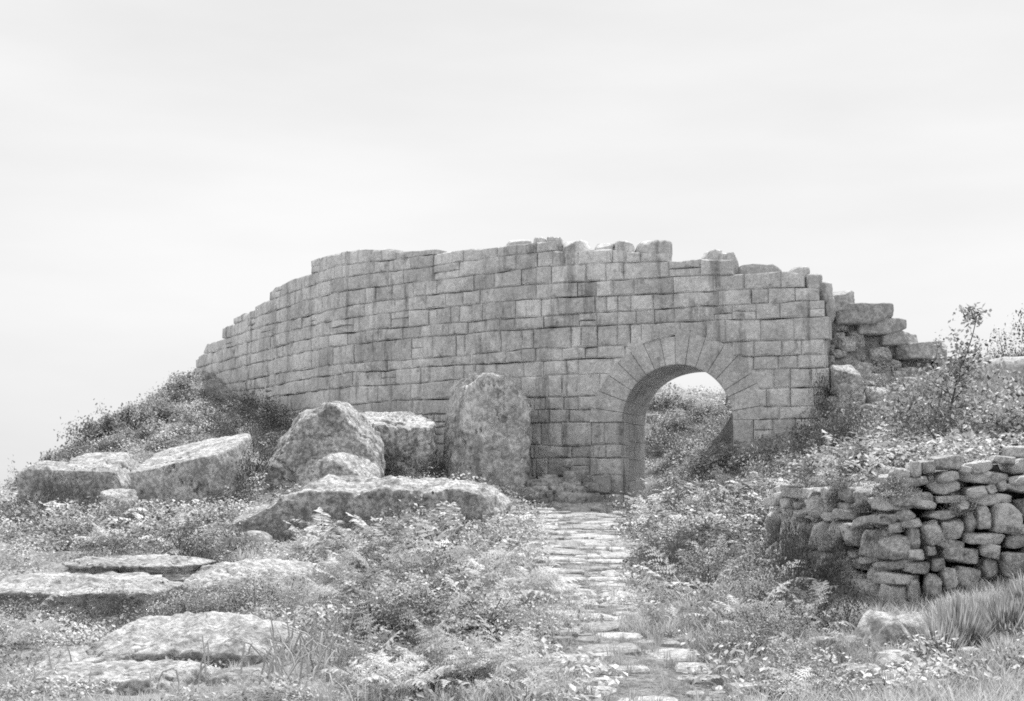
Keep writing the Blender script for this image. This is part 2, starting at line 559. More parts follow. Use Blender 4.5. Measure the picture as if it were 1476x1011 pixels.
# ------------------------------------------------------------------ the ruined wall
wall = empty('ruined_wall', (4.3, 37.7, 0.8))
tag(wall, 'long ruined granite wall of squared blocks pierced by a round arch', 'wall')
NOISE1 = lambda a, b: float(vnoise(np.array([[a, b, 0.5]]))[0])


def inset_poly(poly, g):
    """move every corner of a convex polygon (list of (s,z), counter-clockwise) inwards by g"""
    n = len(poly); out = []
    for i in range(n):
        p0, p1, p2 = (np.array(poly[i - 1]), np.array(poly[i]), np.array(poly[(i + 1) % n]))
        e1 = p1 - p0; e2 = p2 - p1
        n1_ = np.array((-e1[1], e1[0])) / (np.linalg.norm(e1) + 1e-9); n2_ = np.array((-e2[1], e2[0])) / (np.linalg.norm(e2) + 1e-9)
        b = n1_ + n2_
        L = max(b @ b, 0.5)
        out.append(p1 + b * (2 * g / L))
    return out


def resample(poly, maxlen, jit):
    out = []
    n = len(poly)
    for i in range(n):
        a, b = np.array(poly[i], float), np.array(poly[(i + 1) % n], float)
        k = max(1, int(round(np.linalg.norm(b - a) / maxlen)))
        for j in range(k):
            p = a + (b - a) * j / k
            if j: p = p + np.array([R.uniform(-jit, jit), R.uniform(-jit, jit)])
            out.append(p)
    return out


def block_mesh(poly, d0, d1, gap=0.004, bev=0.05, bulge=0.03, jit=0.022):
    a = inset_poly(poly, gap)
    a = resample(a, 0.34, jit)
    c = np.mean(a, 0)
    size = np.max(np.linalg.norm(np.array(a) - c, axis=1))
    b = [p + (c - p) * min(0.3, bev * R.uniform(0.5, 1.8) / (np.linalg.norm(c - p) + 1e-6)) for p in a]
    n = len(a)
    off = R.uniform(-0.035, 0.03)
    ts, tz = R.uniform(-0.03, 0.03), R.uniform(-0.03, 0.03)
    V = [WP(p[0], d1, p[1]) for p in a]
    V += [WP(p[0], d0 + off + 0.018 + R.uniform(0, 0.022), p[1]) for p in a]
    V += [WP(p[0], d0 + off - bulge * 0.4 + ts * (p[0] - c[0]) + tz * (p[1] - c[1]) + R.uniform(-0.008, 0.008), p[1]) for p in b]
    V.append(WP(c[0], d0 + off - bulge + R.uniform(-0.01, 0.01), c[1]))
    F = [tuple(range(n))]
    for k in range(n):
        k2 = (k + 1) % n
        F += [(k2, k, n + k, n + k2), (n + k2, n + k, 2 * n + k, 2 * n + k2), (2 * n + k2, 2 * n + k, 3 * n)]
    F = [tuple(reversed(f)) for f in F]
    return V, F


def clip_half(poly, nrm, c):
    """keep the part of poly where nrm . p >= c"""
    out = []
    n = len(poly)
    for i in range(n):
        a, b = np.array(poly[i], float), np.array(poly[(i + 1) % n], float)
        da, db = a @ nrm - c, b @ nrm - c
        if da >= 0: out.append(a)
        if (da >= 0) != (db >= 0):
            t = da / (da - db); out.append(a + (b - a) * t)
    return out


def parea(p):
    p = np.array(p)
    if len(p) < 3: return 0
    x, y = p[:, 0], p[:, 1]
    return 0.5 * abs(np.dot(x, np.roll(y, -1)) - np.dot(y, np.roll(x, -1)))


S_BEG = s_at(262)
S_MID = s_at(781)


def course_stack(z0, fix=None):
    c, z = [], z0
    while z < 9.4:
        h = R.choice([0.37, 0.41, 0.44, 0.47, 0.5, 0.54]) * R.uniform(0.96, 1.04)
        if fix and z < fix and z + h > fix - 0.2: h = fix - z
        c.append((z, h)); z += h
    c.append((z, 0.5))
    return c


_st = course_stack(0.1, SPRING)
STACK = [_st, _st]


def zline(side, i, s):
    b = STACK[side][i][0]
    fade = 0.0 if abs(b - SPRING) < 1e-6 and s > A0 - 1.0 else 1.0
    if fade == 0.0: return b
    if abs(b - SPRING) < 1e-6: fade = min(1.0, (A0 - 1.0 - s) / 3.0)
    return b + fade * (0.12 * NOISE1(s * 0.2, i * 3.7) + 0.05 * NOISE1(s * 0.9, i * 9.1 + 50)) + 0.03 * NOISE1(s * 2.7, i * 5.1 + 90)


polys = []
for side in (0, 1):
    for i in range(len(STACK[side]) - 1):
        zb = STACK[side][i][0]
        seam = lambda z_: S_MID + 0.9 * NOISE1(z_ * 0.9, 4.4) + 0.35 * NOISE1(z_ * 2.3, 14.4)
        zm = zb + STACK[side][i][1] / 2
        s_lo = S_BEG - R.uniform(0, 0.6) if side == 0 else seam(zm)
        s_hi = seam(zm) if side == 0 else S_END
        s = s_lo
        while s < s_hi - 1e-6:
            w = R.choice([0.34, 0.42, 0.5, 0.56, 0.62, 0.7, 0.8, 0.95, 1.15]) * R.uniform(0.88, 1.12)
            s2 = s + w
            if zb < SPRING - 0.05:
                if s < A0 - 1e-6 < s2: s2 = A0
                elif s < A1 - 1e-6 < s2: s2 = A1
                elif s < A0 and A0 - s2 < 0.25: s2 = A0
            if s_hi - s2 < 0.3: s2 = s_hi + (R.uniform(-0.2, 0.1) if side else 0)
            lean0 = R.uniform(-0.03, 0.03)
            sp = [[s, zline(side, i, s)], [s2, zline(side, i, s2)], [s2, zline(side, i + 1, s2)], [s, zline(side, i + 1, s)]]
            rnd_ = R.random()
            if rnd_ < 0.07 and w > 0.45:
                f = R.uniform(0.4, 0.6)
                m0 = sp[0][1] + (sp[3][1] - sp[0][1]) * f; m1 = sp[1][1] + (sp[2][1] - sp[1][1]) * f
                polys.append((i, [sp[0], sp[1], [s2, m1], [s, m0]])); polys.append((i, [[s, m0], [s2, m1], sp[2], sp[3]]))
            elif rnd_ < 0.0 and zb > SPRING + 1.0:
                pass                                     # a lost stone
            else:
                polys.append((i, sp))
            s = s2 if s2 < s_hi - 0.1 else s_hi
blocks = []
for i, q in polys:
    s0, s1 = q[0][0], q[1][0]
    sm = (s0 + s1) / 2
    # ground line
    bx = WP(sm, 0, 0)
    if max(q[2][1], q[3][1]) < float(H(bx[0], bx[1])) - 0.25: continue
    # ragged top
    t0, t1 = float(wall_top(s0 + 0.03)), float(wall_top(s1 - 0.03))
    tm = float(wall_top(sm))
    jag = R.uniform(-0.05, 0.05)
    if tm - (q[0][1] + q[1][1]) / 2 < 0.2: continue
    q[3][1] = min(q[3][1], max(t0 + jag, q[0][1] + 0.1)); q[2][1] = min(q[2][1], max(t1 + jag, q[1][1] + 0.1))
    p = [np.array(v) for v in q]
    # doorway and voussoir ring
    cz = np.mean(p, 0)
    if cz[1] < SPRING and A0 < cz[0] < A1: continue
    rel = np.array(p) - np.array((SC, SPRING))
    if np.max(rel[:, 1]) > 0.0 and np.min(np.hypot(rel[:, 0], np.maximum(rel[:, 1], 0))) < ARO + 0.02 or (np.max(rel[:, 1]) > 0.05 and np.min(np.abs(rel[:, 0])) < ARO and np.min(rel[:, 1]) < ARO):
        c2 = np.array((cz[0] - SC, cz[1] - SPRING))
        inside = np.max(np.hypot(rel[:, 0], np.maximum(rel[:, 1], 0)))
        if inside < ARO + 0.0: continue
        if c2[1] < 0:
            # course just below the springing: only trim at the doorway
            pass
        else:
            far = rel[np.argmax(np.hypot(rel[:, 0], np.maximum(rel[:, 1], 0)))]
            dvec = c2 * 0.6 + far * 0.4
            dvec[1] = max(dvec[1], 0.02)
            nrm = dvec / np.linalg.norm(dvec)
            p = clip_half(p, nrm, ARO - 0.12 + nrm @ np.array((SC, SPRING)))
    if len(p) < 3 or parea(p) < 0.012: continue
    # doorway overlap for the jamb stones
    blocks.append((i, p))


def block_size(p):
    c = np.mean(p, 0)
    w3 = WP(c[0], 0, c[1])
    t = WP(c[0] + 0.1, 0, 0) - WP(c[0] - 0.1, 0, 0)
    fac = abs(t[0] * w3[1] - t[1] * w3[0]) / (0.2 * math.hypot(w3[0], w3[1]))
    sc_ = FPX / w3[1]
    return parea(p) * fac * sc_ * sc_


order = sorted(range(len(blocks)), key=lambda k: -block_size(blocks[k][1]))
rest_V, rest_F = [], []
for rank, k in enumerate(order):
    i, p = blocks[k]
    c = np.mean(p, 0)
    jamb = (abs(p[0][0] - A1) < 0.06 or np.max(np.array(p)[:, 0]) > A0 - 0.06 and c[0] < SC) and c[1] < SPRING + 0.2 and abs(c[0] - SC) < AR + 0.9
    V, F = block_mesh(p, 0.0, 0.75 if jamb else 0.5)
    if rank < 285:
        poly_obj('block', V, F, M_WALL, wall)
    else:
        b = len(rest_V); rest_V += V; rest_F += [tuple(v + b for v in f) for f in F]
if rest_F:
    tag(poly_obj('block_remainder', rest_V, rest_F, M_WALL, wall), kind='stuff')

# voussoirs: three rings one behind the other
NV = 16
cuts = np.linspace(0, math.pi, NV + 1)
for k in range(1, NV): cuts[k] += R.uniform(-0.045, 0.045)
for ring, (d0, d1) in enumerate(((-0.008, 0.72), (0.72, 1.5), (1.5, THICK + 0.02))):
    for k in range(NV):
        a0, a1 = cuts[k], cuts[k + 1]
        ro = ARO + R.uniform(-0.1, 0.12) if ring == 0 else ARO
        pts = []
        for r_, aa in ((AR, np.linspace(a1, a0, 4)), (ro, np.linspace(a0, a1, 4))):
            for a in aa: pts.append(np.array((SC + r_ * math.cos(a), SPRING + r_ * math.sin(a))))
        # counter-clockwise order
        x = np.array(pts)
        if np.dot(x[:, 0], np.roll(x[:, 1], -1)) - np.dot(x[:, 1], np.roll(x[:, 0], -1)) < 0: pts = pts[::-1]
        a_ = inset_poly(pts, 0.0045 if ring == 0 else 0.003)
        c = np.mean(a_, 0); n = len(a_)
        b_ = [q + (c - q) * 0.05 for q in a_]
        off = R.uniform(-0.012, 0.012)
        V = [WP(q[0], d1 - 0.004, q[1]) for q in a_] + [WP(q[0], d0 + off + 0.012, q[1]) for q in a_] + [WP(q[0], d0 + off, q[1]) for q in b_]
        F = [tuple(range(n))[::-1], tuple(range(2 * n, 3 * n))]
        for j in range(n):
            j2 = (j + 1) % n
            F += [(j, j2, n + j2, n + j), (n + j, n + j2, 2 * n + j2, 2 * n + j)]
        poly_obj('voussoir', V, F, M_ARCH, wall)
# jamb linings behind the front jamb blocks
for side, sj in ((-1, A0), (1, A1)):
    z = 0.2
    while z < SPRING - 0.02:
        h = min(R.uniform(0.42, 0.6), SPRING - z)
        if SPRING - z - h < 0.15: h = SPRING - z
        for d0, d1 in ((0.75, 1.45 + R.uniform(-0.1, 0.1)), (1.46, THICK)):
            a0, a1 = (sj - 0.5, sj) if side < 0 else (sj, sj + 0.5)
            o = R.uniform(-0.012, 0.0) * -side
            if side < 0: a1 += o
            else: a0 += o
            g = 0.006
            V = [WP(ss, dd, zz) for dd in (d0 + g, d1 - g) for ss, zz in ((a0, z + g), (a1, z + g), (a1, z + h - g), (a0, z + h - g))]
            F = [(0, 1, 2, 3), (7, 6, 5, 4), (0, 4, 5, 1), (1, 5, 6, 2), (2, 6, 7, 3), (3, 7, 4, 0)]
            poly_obj('jamb_stone', V, F, M_ARCH, wall)
        z += h


# rubble core
def core_run(s_a, s_b, low):
    ss = np.arange(s_a, s_b + 1e-6, (s_b - s_a) / max(2, int((s_b - s_a) / 0.12)))
    V, F = [], []
    nd = 9
    for s in ss:
        lo = low(s)
        tp = float(wall_top(s)) - 0.16
        tp = max(tp, lo + 0.05)
        ring = []
        for dd in np.linspace(0.28, THICK, nd):
            back = 0.25 * (dd / THICK) ** 2
            ring.append(WP(s, dd, tp - back + 0.12 * NOISE1(s * 2.1, dd * 2.3 + 9)))
        for zz in np.linspace(tp - 0.3, lo, 7):
            ring.append(WP(s, THICK + 0.05 * NOISE1(s * 2, zz * 2), min(zz, tp - 0.2)))
        for dd in (1.2, 0.28):
            ring.append(WP(s, dd, lo))
        V += ring
    n = len(ring); m = len(ss)
    for a in range(m - 1):
        for k in range(n):
            k2 = (k + 1) % n
            F.append((a * n + k, a * n + k2, (a + 1) * n + k2, (a + 1) * n + k))
    F.append(tuple(range(n))[::-1]); F.append(tuple(range((m - 1) * n, m * n)))
    poly_obj('rubble_core', V, F, M_CORE, wall)


gz = lambda s: min(float(H(*WP(s, 0.3, 0)[:2])), float(H(*WP(s, 2.2, 0)[:2]))) - 0.6
core_run(S_BEG + 0.2, A0 - 0.3, gz)
core_run(A0 - 0.296, A1 + 0.296, lambda s: SPRING + math.sqrt(max((AR + 0.4) ** 2 - (s - SC) ** 2, 0.0)) if abs(s - SC) < AR + 0.4 else SPRING)
core_run(A1 + 0.3, S_END - 0.12, gz)


# ------------------------------------------------------------------ rocks
def icosphere(sub):
    bm = bmesh.new()
    bmesh.ops.create_icosphere(bm, subdivisions=sub, radius=1.0)
    V = np.array([v.co[:] for v in bm.verts]); F = np.array([[v.index for v in f.verts] for f in bm.faces])
    bm.free()
    return V, F


ICO = {k: icosphere(k) for k in (2, 3, 4, 5, 6)}
FOOT = []      # footprints that plants keep clear of


def rock_shape(sub, rad, p=3.0, planes=(), rough=0.06, freq=1.3, seed=0, strat=0.0, pp=36, facets=0, crack=0.09):
    D, F = ICO[sub]
    rad = np.array(rad, float)
    acc = ((np.abs(D) ** p).sum(1) ** (1 / p)) ** pp
    for nrm, h in planes:
        nv = np.array(nrm, float); nv /= np.linalg.norm(nv)
        acc = acc + np.maximum(0, D @ (nv * rad) / h) ** pp
    for k in range(facets):
        nv = np.array([R.gauss(0, 1), R.gauss(0, 1), R.gauss(0, 0.8)]); nv /= np.linalg.norm(nv)
        sup = 1.0 / ((np.abs(nv) ** p).sum() ** (1 / p))
        acc = acc + np.maximum(0, D @ nv / (sup * R.uniform(0.74, 0.95))) ** pp
    r = acc ** (-1 / pp)
    V = D * r[:, None] * rad
    q = V / rad.mean() + seed * 7.31
    m_ = min(rad.min() * 1.6, rad.mean())
    disp = rough * m_ * (0.45 * fbm(q, freq, 3, 0.5) + 0.3 * fbm(q + 13, freq * 4.5, 4, 0.62) - 0.2 * np.maximum(0, fbm(q + 31, freq * 2.0, 4, 0.6)))
    if sub >= 4:
        cr = fbm(q * (1.0, 1.0, 1.6) + 77, freq * 0.75, 3)
        disp = disp - crack * m_ * np.exp(-(cr / 0.022) ** 2)
    Nn = V / rad ** 2 * rad.mean() ** 2; Nn /= np.linalg.norm(Nn, axis=1)[:, None]
    V = V + Nn * disp[:, None]
    if strat:
        V[:, 0:2] *= (1 + strat * (fbm(np.stack([V[:, 2] * 0 + seed, V[:, 2] * 0, V[:, 2] * 5 / rad[2]], -1) + 0.15 * q, 1.0, 3)))[:, None]
    return V, F


def rotz(V, a):
    c, s_ = math.cos(a), math.sin(a)
    return np.stack([V[:, 0] * c - V[:, 1] * s_, V[:, 0] * s_ + V[:, 1] * c, V[:, 2]], -1)


def rock_box(name, box, d, ry, mat, label, cat='rock', group=None, sub=5, p=3.0, planes=(), rough=0.06, freq=1.3, strat=0.0, sink=0.25, ang=0.0, parent=None, foot=True, pp=70, facets=9, z_on=False, crack=0.09):
    """a boulder that stands d metres away and shows between the given picture borders"""
    x0, y0, x1, y1 = box
    a, b = at(x0, y1, d), at(x1, y0, d)
    w, h = (b[0] - a[0]), (b[2] - a[2])
    bot = a[2] - sink * h
    c = np.array([(a[0] + b[0]) / 2, d, (b[2] + bot) / 2])
    V, F = rock_shape(sub, (w / 2, ry, (b[2] - bot) / 2), p, planes, rough, freq, R.uniform(0, 50), strat, pp, facets, crack)
    if ang: V = rotz(V, ang)
    # fit the extent after roughening
    sx = w / (V[:, 0].max() - V[:, 0].min()); V[:, 0] = (V[:, 0] - (V[:, 0].max() + V[:, 0].min()) / 2) * sx
    V[:, 2] += (b[2] - c[2]) - V[:, 2].max()
    if z_on: c[2] += float(H(c[0], c[1])) - (V[:, 2].min() + c[2]) - 0.1 * h
    o = obj_np(name, V + c, F, mat, parent)
    if parent is None: tag(o, label, cat, group)
    if foot: FOOT.append((c[0], c[1], w / 2 * 0.93, ry * 0.9))
    return o


# boulders in front of the wall
rock_box('boulder', (638, 536, 768, 715), 37.9, 1.5, M_UPR, 'tall upright rounded boulder leaning against the wall beside the arch', 'boulder', sub=6, p=7, planes=[((-0.55, -0.2, 0.8), 1.9), ((0.35, -0.9, 0.15), 1.35), ((0.6, 0, 0.8), 2.0), ((-0.7, -0.7, 0.05), 1.45)], rough=0.10, freq=2.2, facets=9, pp=90)
rock_box('boulder', (376, 578, 556, 730), 35.0, 2.0, M_ROCK, 'domed boulder with a stepped broken shoulder below the wall', 'boulder', sub=6, p=2.8, planes=[((-0.85, -0.2, 0.5), 1.2), ((0.2, -0.95, 0.25), 1.4), ((0.8, -0.2, 0.6), 1.45), ((-0.45, -0.4, 0.9), 1.5)], rough=0.1, facets=12, pp=80)
rock_box('boulder', (500, 592, 632, 720), 37.4, 1.5, M_ROCK, 'dark cracked boulder wedged between the domed and the upright boulders', 'boulder', sub=6, p=6.0, planes=[((0.1, -0.25, 1), 1.1), ((-0.7, -0.5, 0.3), 1.25), ((0.3, -0.95, -0.15), 1.1)], rough=0.12, freq=2.0, facets=10, pp=80)
rock_box('boulder', (425, 652, 550, 726), 33.9, 1.2, M_ROCK, 'low sloping boulder leaning on the foot of the domed boulder', 'boulder', p=3.0, planes=[((0.5, -0.5, 0.8), 0.8), ((0, -1, 0), 0.8)], rough=0.1, facets=10)
rock_box('split_boulder', (203, 622, 352, 775), 33.0, 1.5, M_PALE, 'large wedge of a split boulder with a pale sloping top', 'boulder', sub=6, p=18, planes=[((-0.2, -0.2, 0.96), 1.02), ((0.8, -0.5, 0.1), 1.45), ((-0.02, -1, -0.06), 1.35)], rough=0.06, freq=2.0, pp=80, facets=0)
rock_box('split_boulder', (98, 650, 199, 740), 33.4, 1.5, M_PALE, 'flat topped half of the split boulder across a narrow cleft', 'boulder', sub=6, p=16, planes=[((0.02, -0.2, 0.97), 0.72), ((0.5, -0.2, 0.85), 1.1), ((-0.6, -0.2, 0.75), 1.15), ((0, -1, -0.1), 1.3)], rough=0.07, freq=2.0, pp=70, facets=1)
rock_box('boulder', (34, 664, 125, 775), 33.8, 1.6, M_ROCK, 'weathered boulder half buried in shrubs at the crest of the slope', 'boulder', p=3.4, planes=[((-0.6, -0.2, 0.75), 1.15), ((0, -1, 0), 1.3)], rough=0.09)
rock_box('rock', (144, 704, 206, 752), 31.6, 0.8, M_PALE, 'rounded block below the flat topped boulder half', 'rock', sub=5, p=4.5, planes=[((0, -0.3, 0.9), 0.5), ((0, -1, 0), 0.6)], rough=0.07)
rock_box('rock', (150, 742, 232, 768), 30.9, 0.6, M_PALE, 'thin pale slab lying below the rounded block', 'rock', sub=4, p=6, planes=[((0, -0.3, 0.9), 0.24)], rough=0.07)
rock_box('rock', (354, 608, 376, 628), 37.5, 0.3, M_PALE, 'small round stone on the shaded slope under the wall', 'rock', sub=4, p=2.5, rough=0.05, z_on=True)
rock_box('boulder', (318, 683, 742, 812), 27.0, 2.1, M_ROCK, 'long low whaleback rock with shrubs hanging over its dark front', 'boulder', sub=6, p=4, planes=[((-0.42, -0.06, 0.9), 1.3), ((0.0, -0.1, 0.99), 1.0), ((-0.05, -0.98, -0.05), 1.5), ((0.45, -0.85, 0.1), 2.6)], rough=0.10, freq=2.6, sink=0.3, facets=0, pp=70, crack=0.05)
rock_box('boulder', (326, 764, 396, 812), 23.2, 0.5, M_PALE, 'small rounded boulder with a pale curved edge in the grass', 'boulder', sub=4, p=2.6, planes=[((-0.45, -0.85, 0.25), 0.3)], rough=0.1, facets=7)
# left ledges
rock_box('rock_ledge', (-60, 826, 272, 912), 18.2, 1.3, M_PALE, 'layered rock ledge with an overgrown dark undercut front', 'rock', sub=6, p=5, planes=[((0, -0.1, 0.99), 0.46), ((0.6, -0.5, 0.5), 1.6), ((0, -1, -0.35), 0.95)], rough=0.10, strat=0.10, freq=2.4, sink=0.3, pp=60, facets=2)
rock_box('rock_ledge', (84, 800, 302, 850), 19.6, 1.0, M_PALE, 'pale upper rock shelf behind the layered ledge', 'rock', sub=6, p=6, planes=[((0.0, -0.08, 0.98), 0.28), ((0, -1, -0.2), 0.75)], rough=0.12, strat=0.1, freq=2.4, pp=50)
rock_box('rock_ledge', (272, 806, 486, 880), 19.3, 1.1, M_PALE, 'low sloping rock sheet running from the shelf into the grass', 'rock', sub=6, p=3, planes=[((0.3, -0.3, 0.9), 0.30), ((0, -1, 0), 0.9)], rough=0.12, freq=2.4, pp=50)
rock_box('boulder', (118, 883, 468, 1050), 13.5, 1.05, M_PALE, 'big pale foreground boulder with a hollow dark front', 'boulder', sub=6, p=3.2, planes=[((-0.16, -0.2, 0.96), 0.62), ((0.5, -0.16, 0.85), 1.02), ((0.8, -0.5, 0.2), 1.1), ((-0.12, -1, -0.45), 0.62)], rough=0.09, freq=2.2, strat=0.05, pp=60, facets=2)
rock_box('rock_slab', (10, 955, 335, 1080), 11.9, 0.42, M_PALE, 'flat pale slab in front of the hollow foreground boulder', 'rock', sub=6, p=4, planes=[((-0.02, -0.12, 0.98), 0.38), ((-0.55, -0.2, 0.8), 0.66), ((0, -1, -0.1), 0.36)], rough=0.08, freq=2.4, pp=50)
rock_box('rock', (40, 935, 150, 1000), 13.2, 0.5, M_PALE, 'pale rock shoulder beside the slab and the hollow boulder', 'rock', sub=5, p=4, planes=[((-0.4, -0.3, 0.9), 0.24)], rough=0.09)
for box, d, lab in (((300, 962, 392, 1004), 11.9, 'broken pale stone in the dry stalks under the hollow boulder'), ((362, 985, 424, 1030), 11.3, 'flat stone half hidden in dry grass below the hollow boulder'), ((500, 948, 566, 985), 12.3, 'rounded stone in the bracken beside the hollow boulder'), ((455, 985, 500, 1015), 11.6, 'small square stone between dry stalks and bracken'), ((-20, 985, 30, 1040), 11.2, 'low stone at the foot of the flat pale slab')):
    rock_box('stone', box, d, 0.25, M_PALE, lab, 'stone', sub=3, p=3.2, planes=[((0.1, -0.35, 0.9), 0.16)], rough=0.08)
# right side
rock_box('rock', (1236, 880, 1314, 965), 13.4, 0.4, M_ROCK, 'pointed rock with a pale edge below the dry stone wall', 'rock', sub=4, p=2.2, planes=[((0.75, -0.25, 0.6), 0.24), ((-0.7, -0.4, 0.5), 0.24), ((0, -1, 0.2), 0.3)], rough=0.06)
rock_box('rock', (1196, 958, 1338, 1050), 12.0, 0.5, M_PALE, 'broad pale rock in front of the pointed rock', 'rock', sub=5, p=3.5, planes=[((0, -0.35, 0.9), 0.3), ((0.6, -0.4, 0.6), 0.45)], rough=0.09)
rock_box('stone', (1288, 886, 1352, 915), 13.9, 0.2, M_PALE, 'thin stone sliver leaning beside the pointed rock', 'stone', sub=3, p=3, planes=[((0.1, -0.4, 0.9), 0.08)], rough=0.06)
rock_box('stone', (1456, 990, 1500, 1030), 11.6, 0.2, M_PALE, 'pale stone in the grass beyond the broad pale rock', 'stone', sub=3, p=3, rough=0.06)
rock_box('boulder', (1184, 612, 1248, 665), 33.0, 0.7, M_PALE, 'smooth pale boulder with a dark hollow beside the wall end', 'boulder', sub=5, p=2.6, planes=[((0.75, -0.65, -0.15), 0.42)], rough=0.05)
rock_box('rock', (1198, 525, 1240, 560), 36.1, 0.5, M_PALE, 'pale squared block tumbled beside the broken wall end', 'rock', sub=5, p=9, planes=[((0.1, -0.4, 0.9), 0.3)], rough=0.09, facets=7, pp=70)
rock_box('rock', (1204, 550, 1248, 592), 36.0, 0.4, M_PALE, 'pale cracked block under the tumbled squared block', 'rock', sub=5, p=8, planes=[((0.1, -0.4, 0.9), 0.5)], rough=0.2, freq=2.0, facets=9, pp=70)
rock_box('boulder', (1412, 516, 1520, 575), 34.5, 1.2, M_STEP, 'grey boulder on the skyline below a bush', 'boulder', sub=4, p=3.4, rough=0.08)

# threshold in front of the arch
rock_box('stone', (784, 722, 884, 740), 35.4, 0.45, M_SLAB, 'long thin threshold stone across the path at the arch', 'stone', sub=4, p=6, planes=[((0, -0.3, 0.95), 0.1)], rough=0.05, foot=False)
rock_box('stone', (816, 731, 852, 752), 34.6, 0.25, M_STEP, 'dark squared stone set before the threshold stone', 'stone', sub=3, p=6, rough=0.05, foot=False)

# rubble heap by the left jamb of the arch
for k in range(80):
    px = R.uniform(752, 872); d = R.uniform(35.6, 37.6)
    x = (px - CX) / FPX * d
    r_ = R.uniform(0.11, 0.27)
    hz = 1.15 * max(0.0, 1.0 - abs(px - 812) / 75) * R.uniform(0.1, 1.0) * (d - 35.3) / 2.0
    V, F = rock_shape(3, (r_ * R.uniform(1, 1.6), r_, r_ * R.uniform(0.6, 1.0)), 8, (), 0.09, 1.8, R.uniform(0, 90), facets=8, pp=90)
    V = rotz(V, R.uniform(0, 6))
    o = obj_np('rubble_stone', V + np.array((x, d, float(H(x, d)) + hz + r_ * 0.3)), F, M_CORE, None, smooth=False)
    tag(o, 'small fallen stone in the heap beside the arch jamb', 'stone', 'stones of the heap beside the arch')

# cap stones along the broken wall head (parts of the wall)
for (x0, x1, y0, y1, dd) in ((728, 766, 344, 360, .5), (768, 788, 345, 360, .5), (787, 812, 345, 362, .6), (811, 852, 350, 376, .7), (857, 888, 353, 372, .7), (884, 918, 351, 372, .7), (917, 967, 350, 374, .8), (1006, 1042, 364, 386, .7), (1034, 1062, 367, 390, .6), (1062, 1130, 384, 398, 1.0), (1128, 1162, 388, 404, .9), (1155, 1180, 398, 418, .9), (1170, 1194, 410, 436, .9), (1178, 1202, 430, 456, 1.0)):
    d = d_at((x0 + x1) / 2) + 0.75
    rock_box('cap_stone', (x0, y0, x1, min(y1, y0 + 18)), d, min(dd, 0.68), M_WALL, None, sub=4, p=9.0, rough=0.08, freq=1.6, parent=wall, foot=False, sink=0.9, facets=9, pp=90)

# broken end of the wall: rubble packed behind the facing, then the stepped blocks of the inner face
stepdata = [((1184, 420, 1229, 446), 38.2, 0.7), ((1196, 440, 1279, 464), 38.3, 0.75), ((1228, 461, 1298, 480), 38.4, 0.7), ((1262, 478, 1319, 496), 38.5, 0.7), ((1284, 494, 1348, 515), 38.6, 0.75), ((1338, 497, 1363, 530), 38.9, 0.6), ((1360, 518, 1388, 550), 39.0, 0.6)]
for box, d, ry in stepdata:
    rock_box('step_block', box, d, ry, M_STEP, None, sub=5, p=18, rough=0.09, freq=1.8, parent=wall, foot=False, sink=0.25, pp=80, facets=5, crack=0.03)
for (x0, y0, x1, y1), d, ry in stepdata[:6]:
    rock_box('rubble_fill', (x0 + 4, y1 - 3, x1 - 14, y1 + 24), d + 0.4, ry * 0.95, M_CORE, None, sub=5, p=8, rough=0.14, freq=2.4, parent=wall, foot=False, facets=6, pp=60)
cnt = 0
for k in range(900):
    if cnt >= 150: break
    px = R.uniform(1192, 1360); d = R.uniform(34.2, 38.2)
    x = (px - CX) / FPX * d
    z = float(H(x, d))
    X, Y = proj((x, d, z))
    if Y < 440 + (px - 1190) * 0.4 or Y > 650: continue
    r_ = R.uniform(0.07, 0.24) * (1.4 if R.random() < 0.15 else 1)
    V, F = rock_shape(3, (r_ * R.uniform(1, 1.6), r_, r_ * R.uniform(0.6, 1.0)), 8, (), 0.09, 1.8, R.uniform(0, 90), facets=8, pp=90)
    V = rotz(V, R.uniform(0, 6))
    o = obj_np('rubble_stone', V + np.array((x, d, z + r_ * 0.25)), F, M_PALE, None, smooth=False)
    tag(o, 'loose pale rubble stone on the bank below the stepped blocks', 'stone', 'rubble on the bank at the broken wall end')
    cnt += 1
# rubble on the mound seen through the arch
for k in range(26):
    px = R.uniform(935, 1052); d = R.uniform(41.5, 47)
    x = (px - CX) / FPX * d
    r_ = R.uniform(0.08, 0.24)
    V, F = rock_shape(3, (r_ * R.uniform(1, 1.6), r_, r_ * R.uniform(0.6, 1.0)), 8, (), 0.09, 1.8, R.uniform(0, 90), facets=8, pp=90)
    o = obj_np('rubble_stone', rotz(V, R.uniform(0, 6)) + np.array((x, d, float(H(x, d)) + r_ * 0.1)), F, M_CORE, None, smooth=False)
    tag(o, 'loose stone on the overgrown mound seen through the arch', 'stone', 'stones on the mound behind the arch')

# ------------------------------------------------------------------ dry stone wall on the right
dry = empty('dry_stone_wall', tuple(at(1275, 880, 15.7)))
tag(dry, 'rough dry stone retaining wall with dark gaps holding the grassy bank', 'wall')
bl = np.concatenate([[0], np.cumsum(np.linalg.norm(np.diff(BANK, axis=0), axis=1))])
b_from = max(0.1, float(np.interp(1, np.arange(len(BANK)), bl)) - 2.6)
b_to = float(np.interp(4.35, np.arange(len(BANK)), bl))


def bankp(s):
    x = np.interp(s, bl, BANK[:, 0]); y = np.interp(s, bl, BANK[:, 1])
    e = 0.35
    dx = np.interp(s + e, bl, BANK[:, 0]) - np.interp(s - e, bl, BANK[:, 0]); dy = np.interp(s + e, bl, BANK[:, 1]) - np.interp(s - e, bl, BANK[:, 1])
    L = math.hypot(dx, dy)
    return np.array((float(x), float(y))), np.array((dx / L, dy / L))


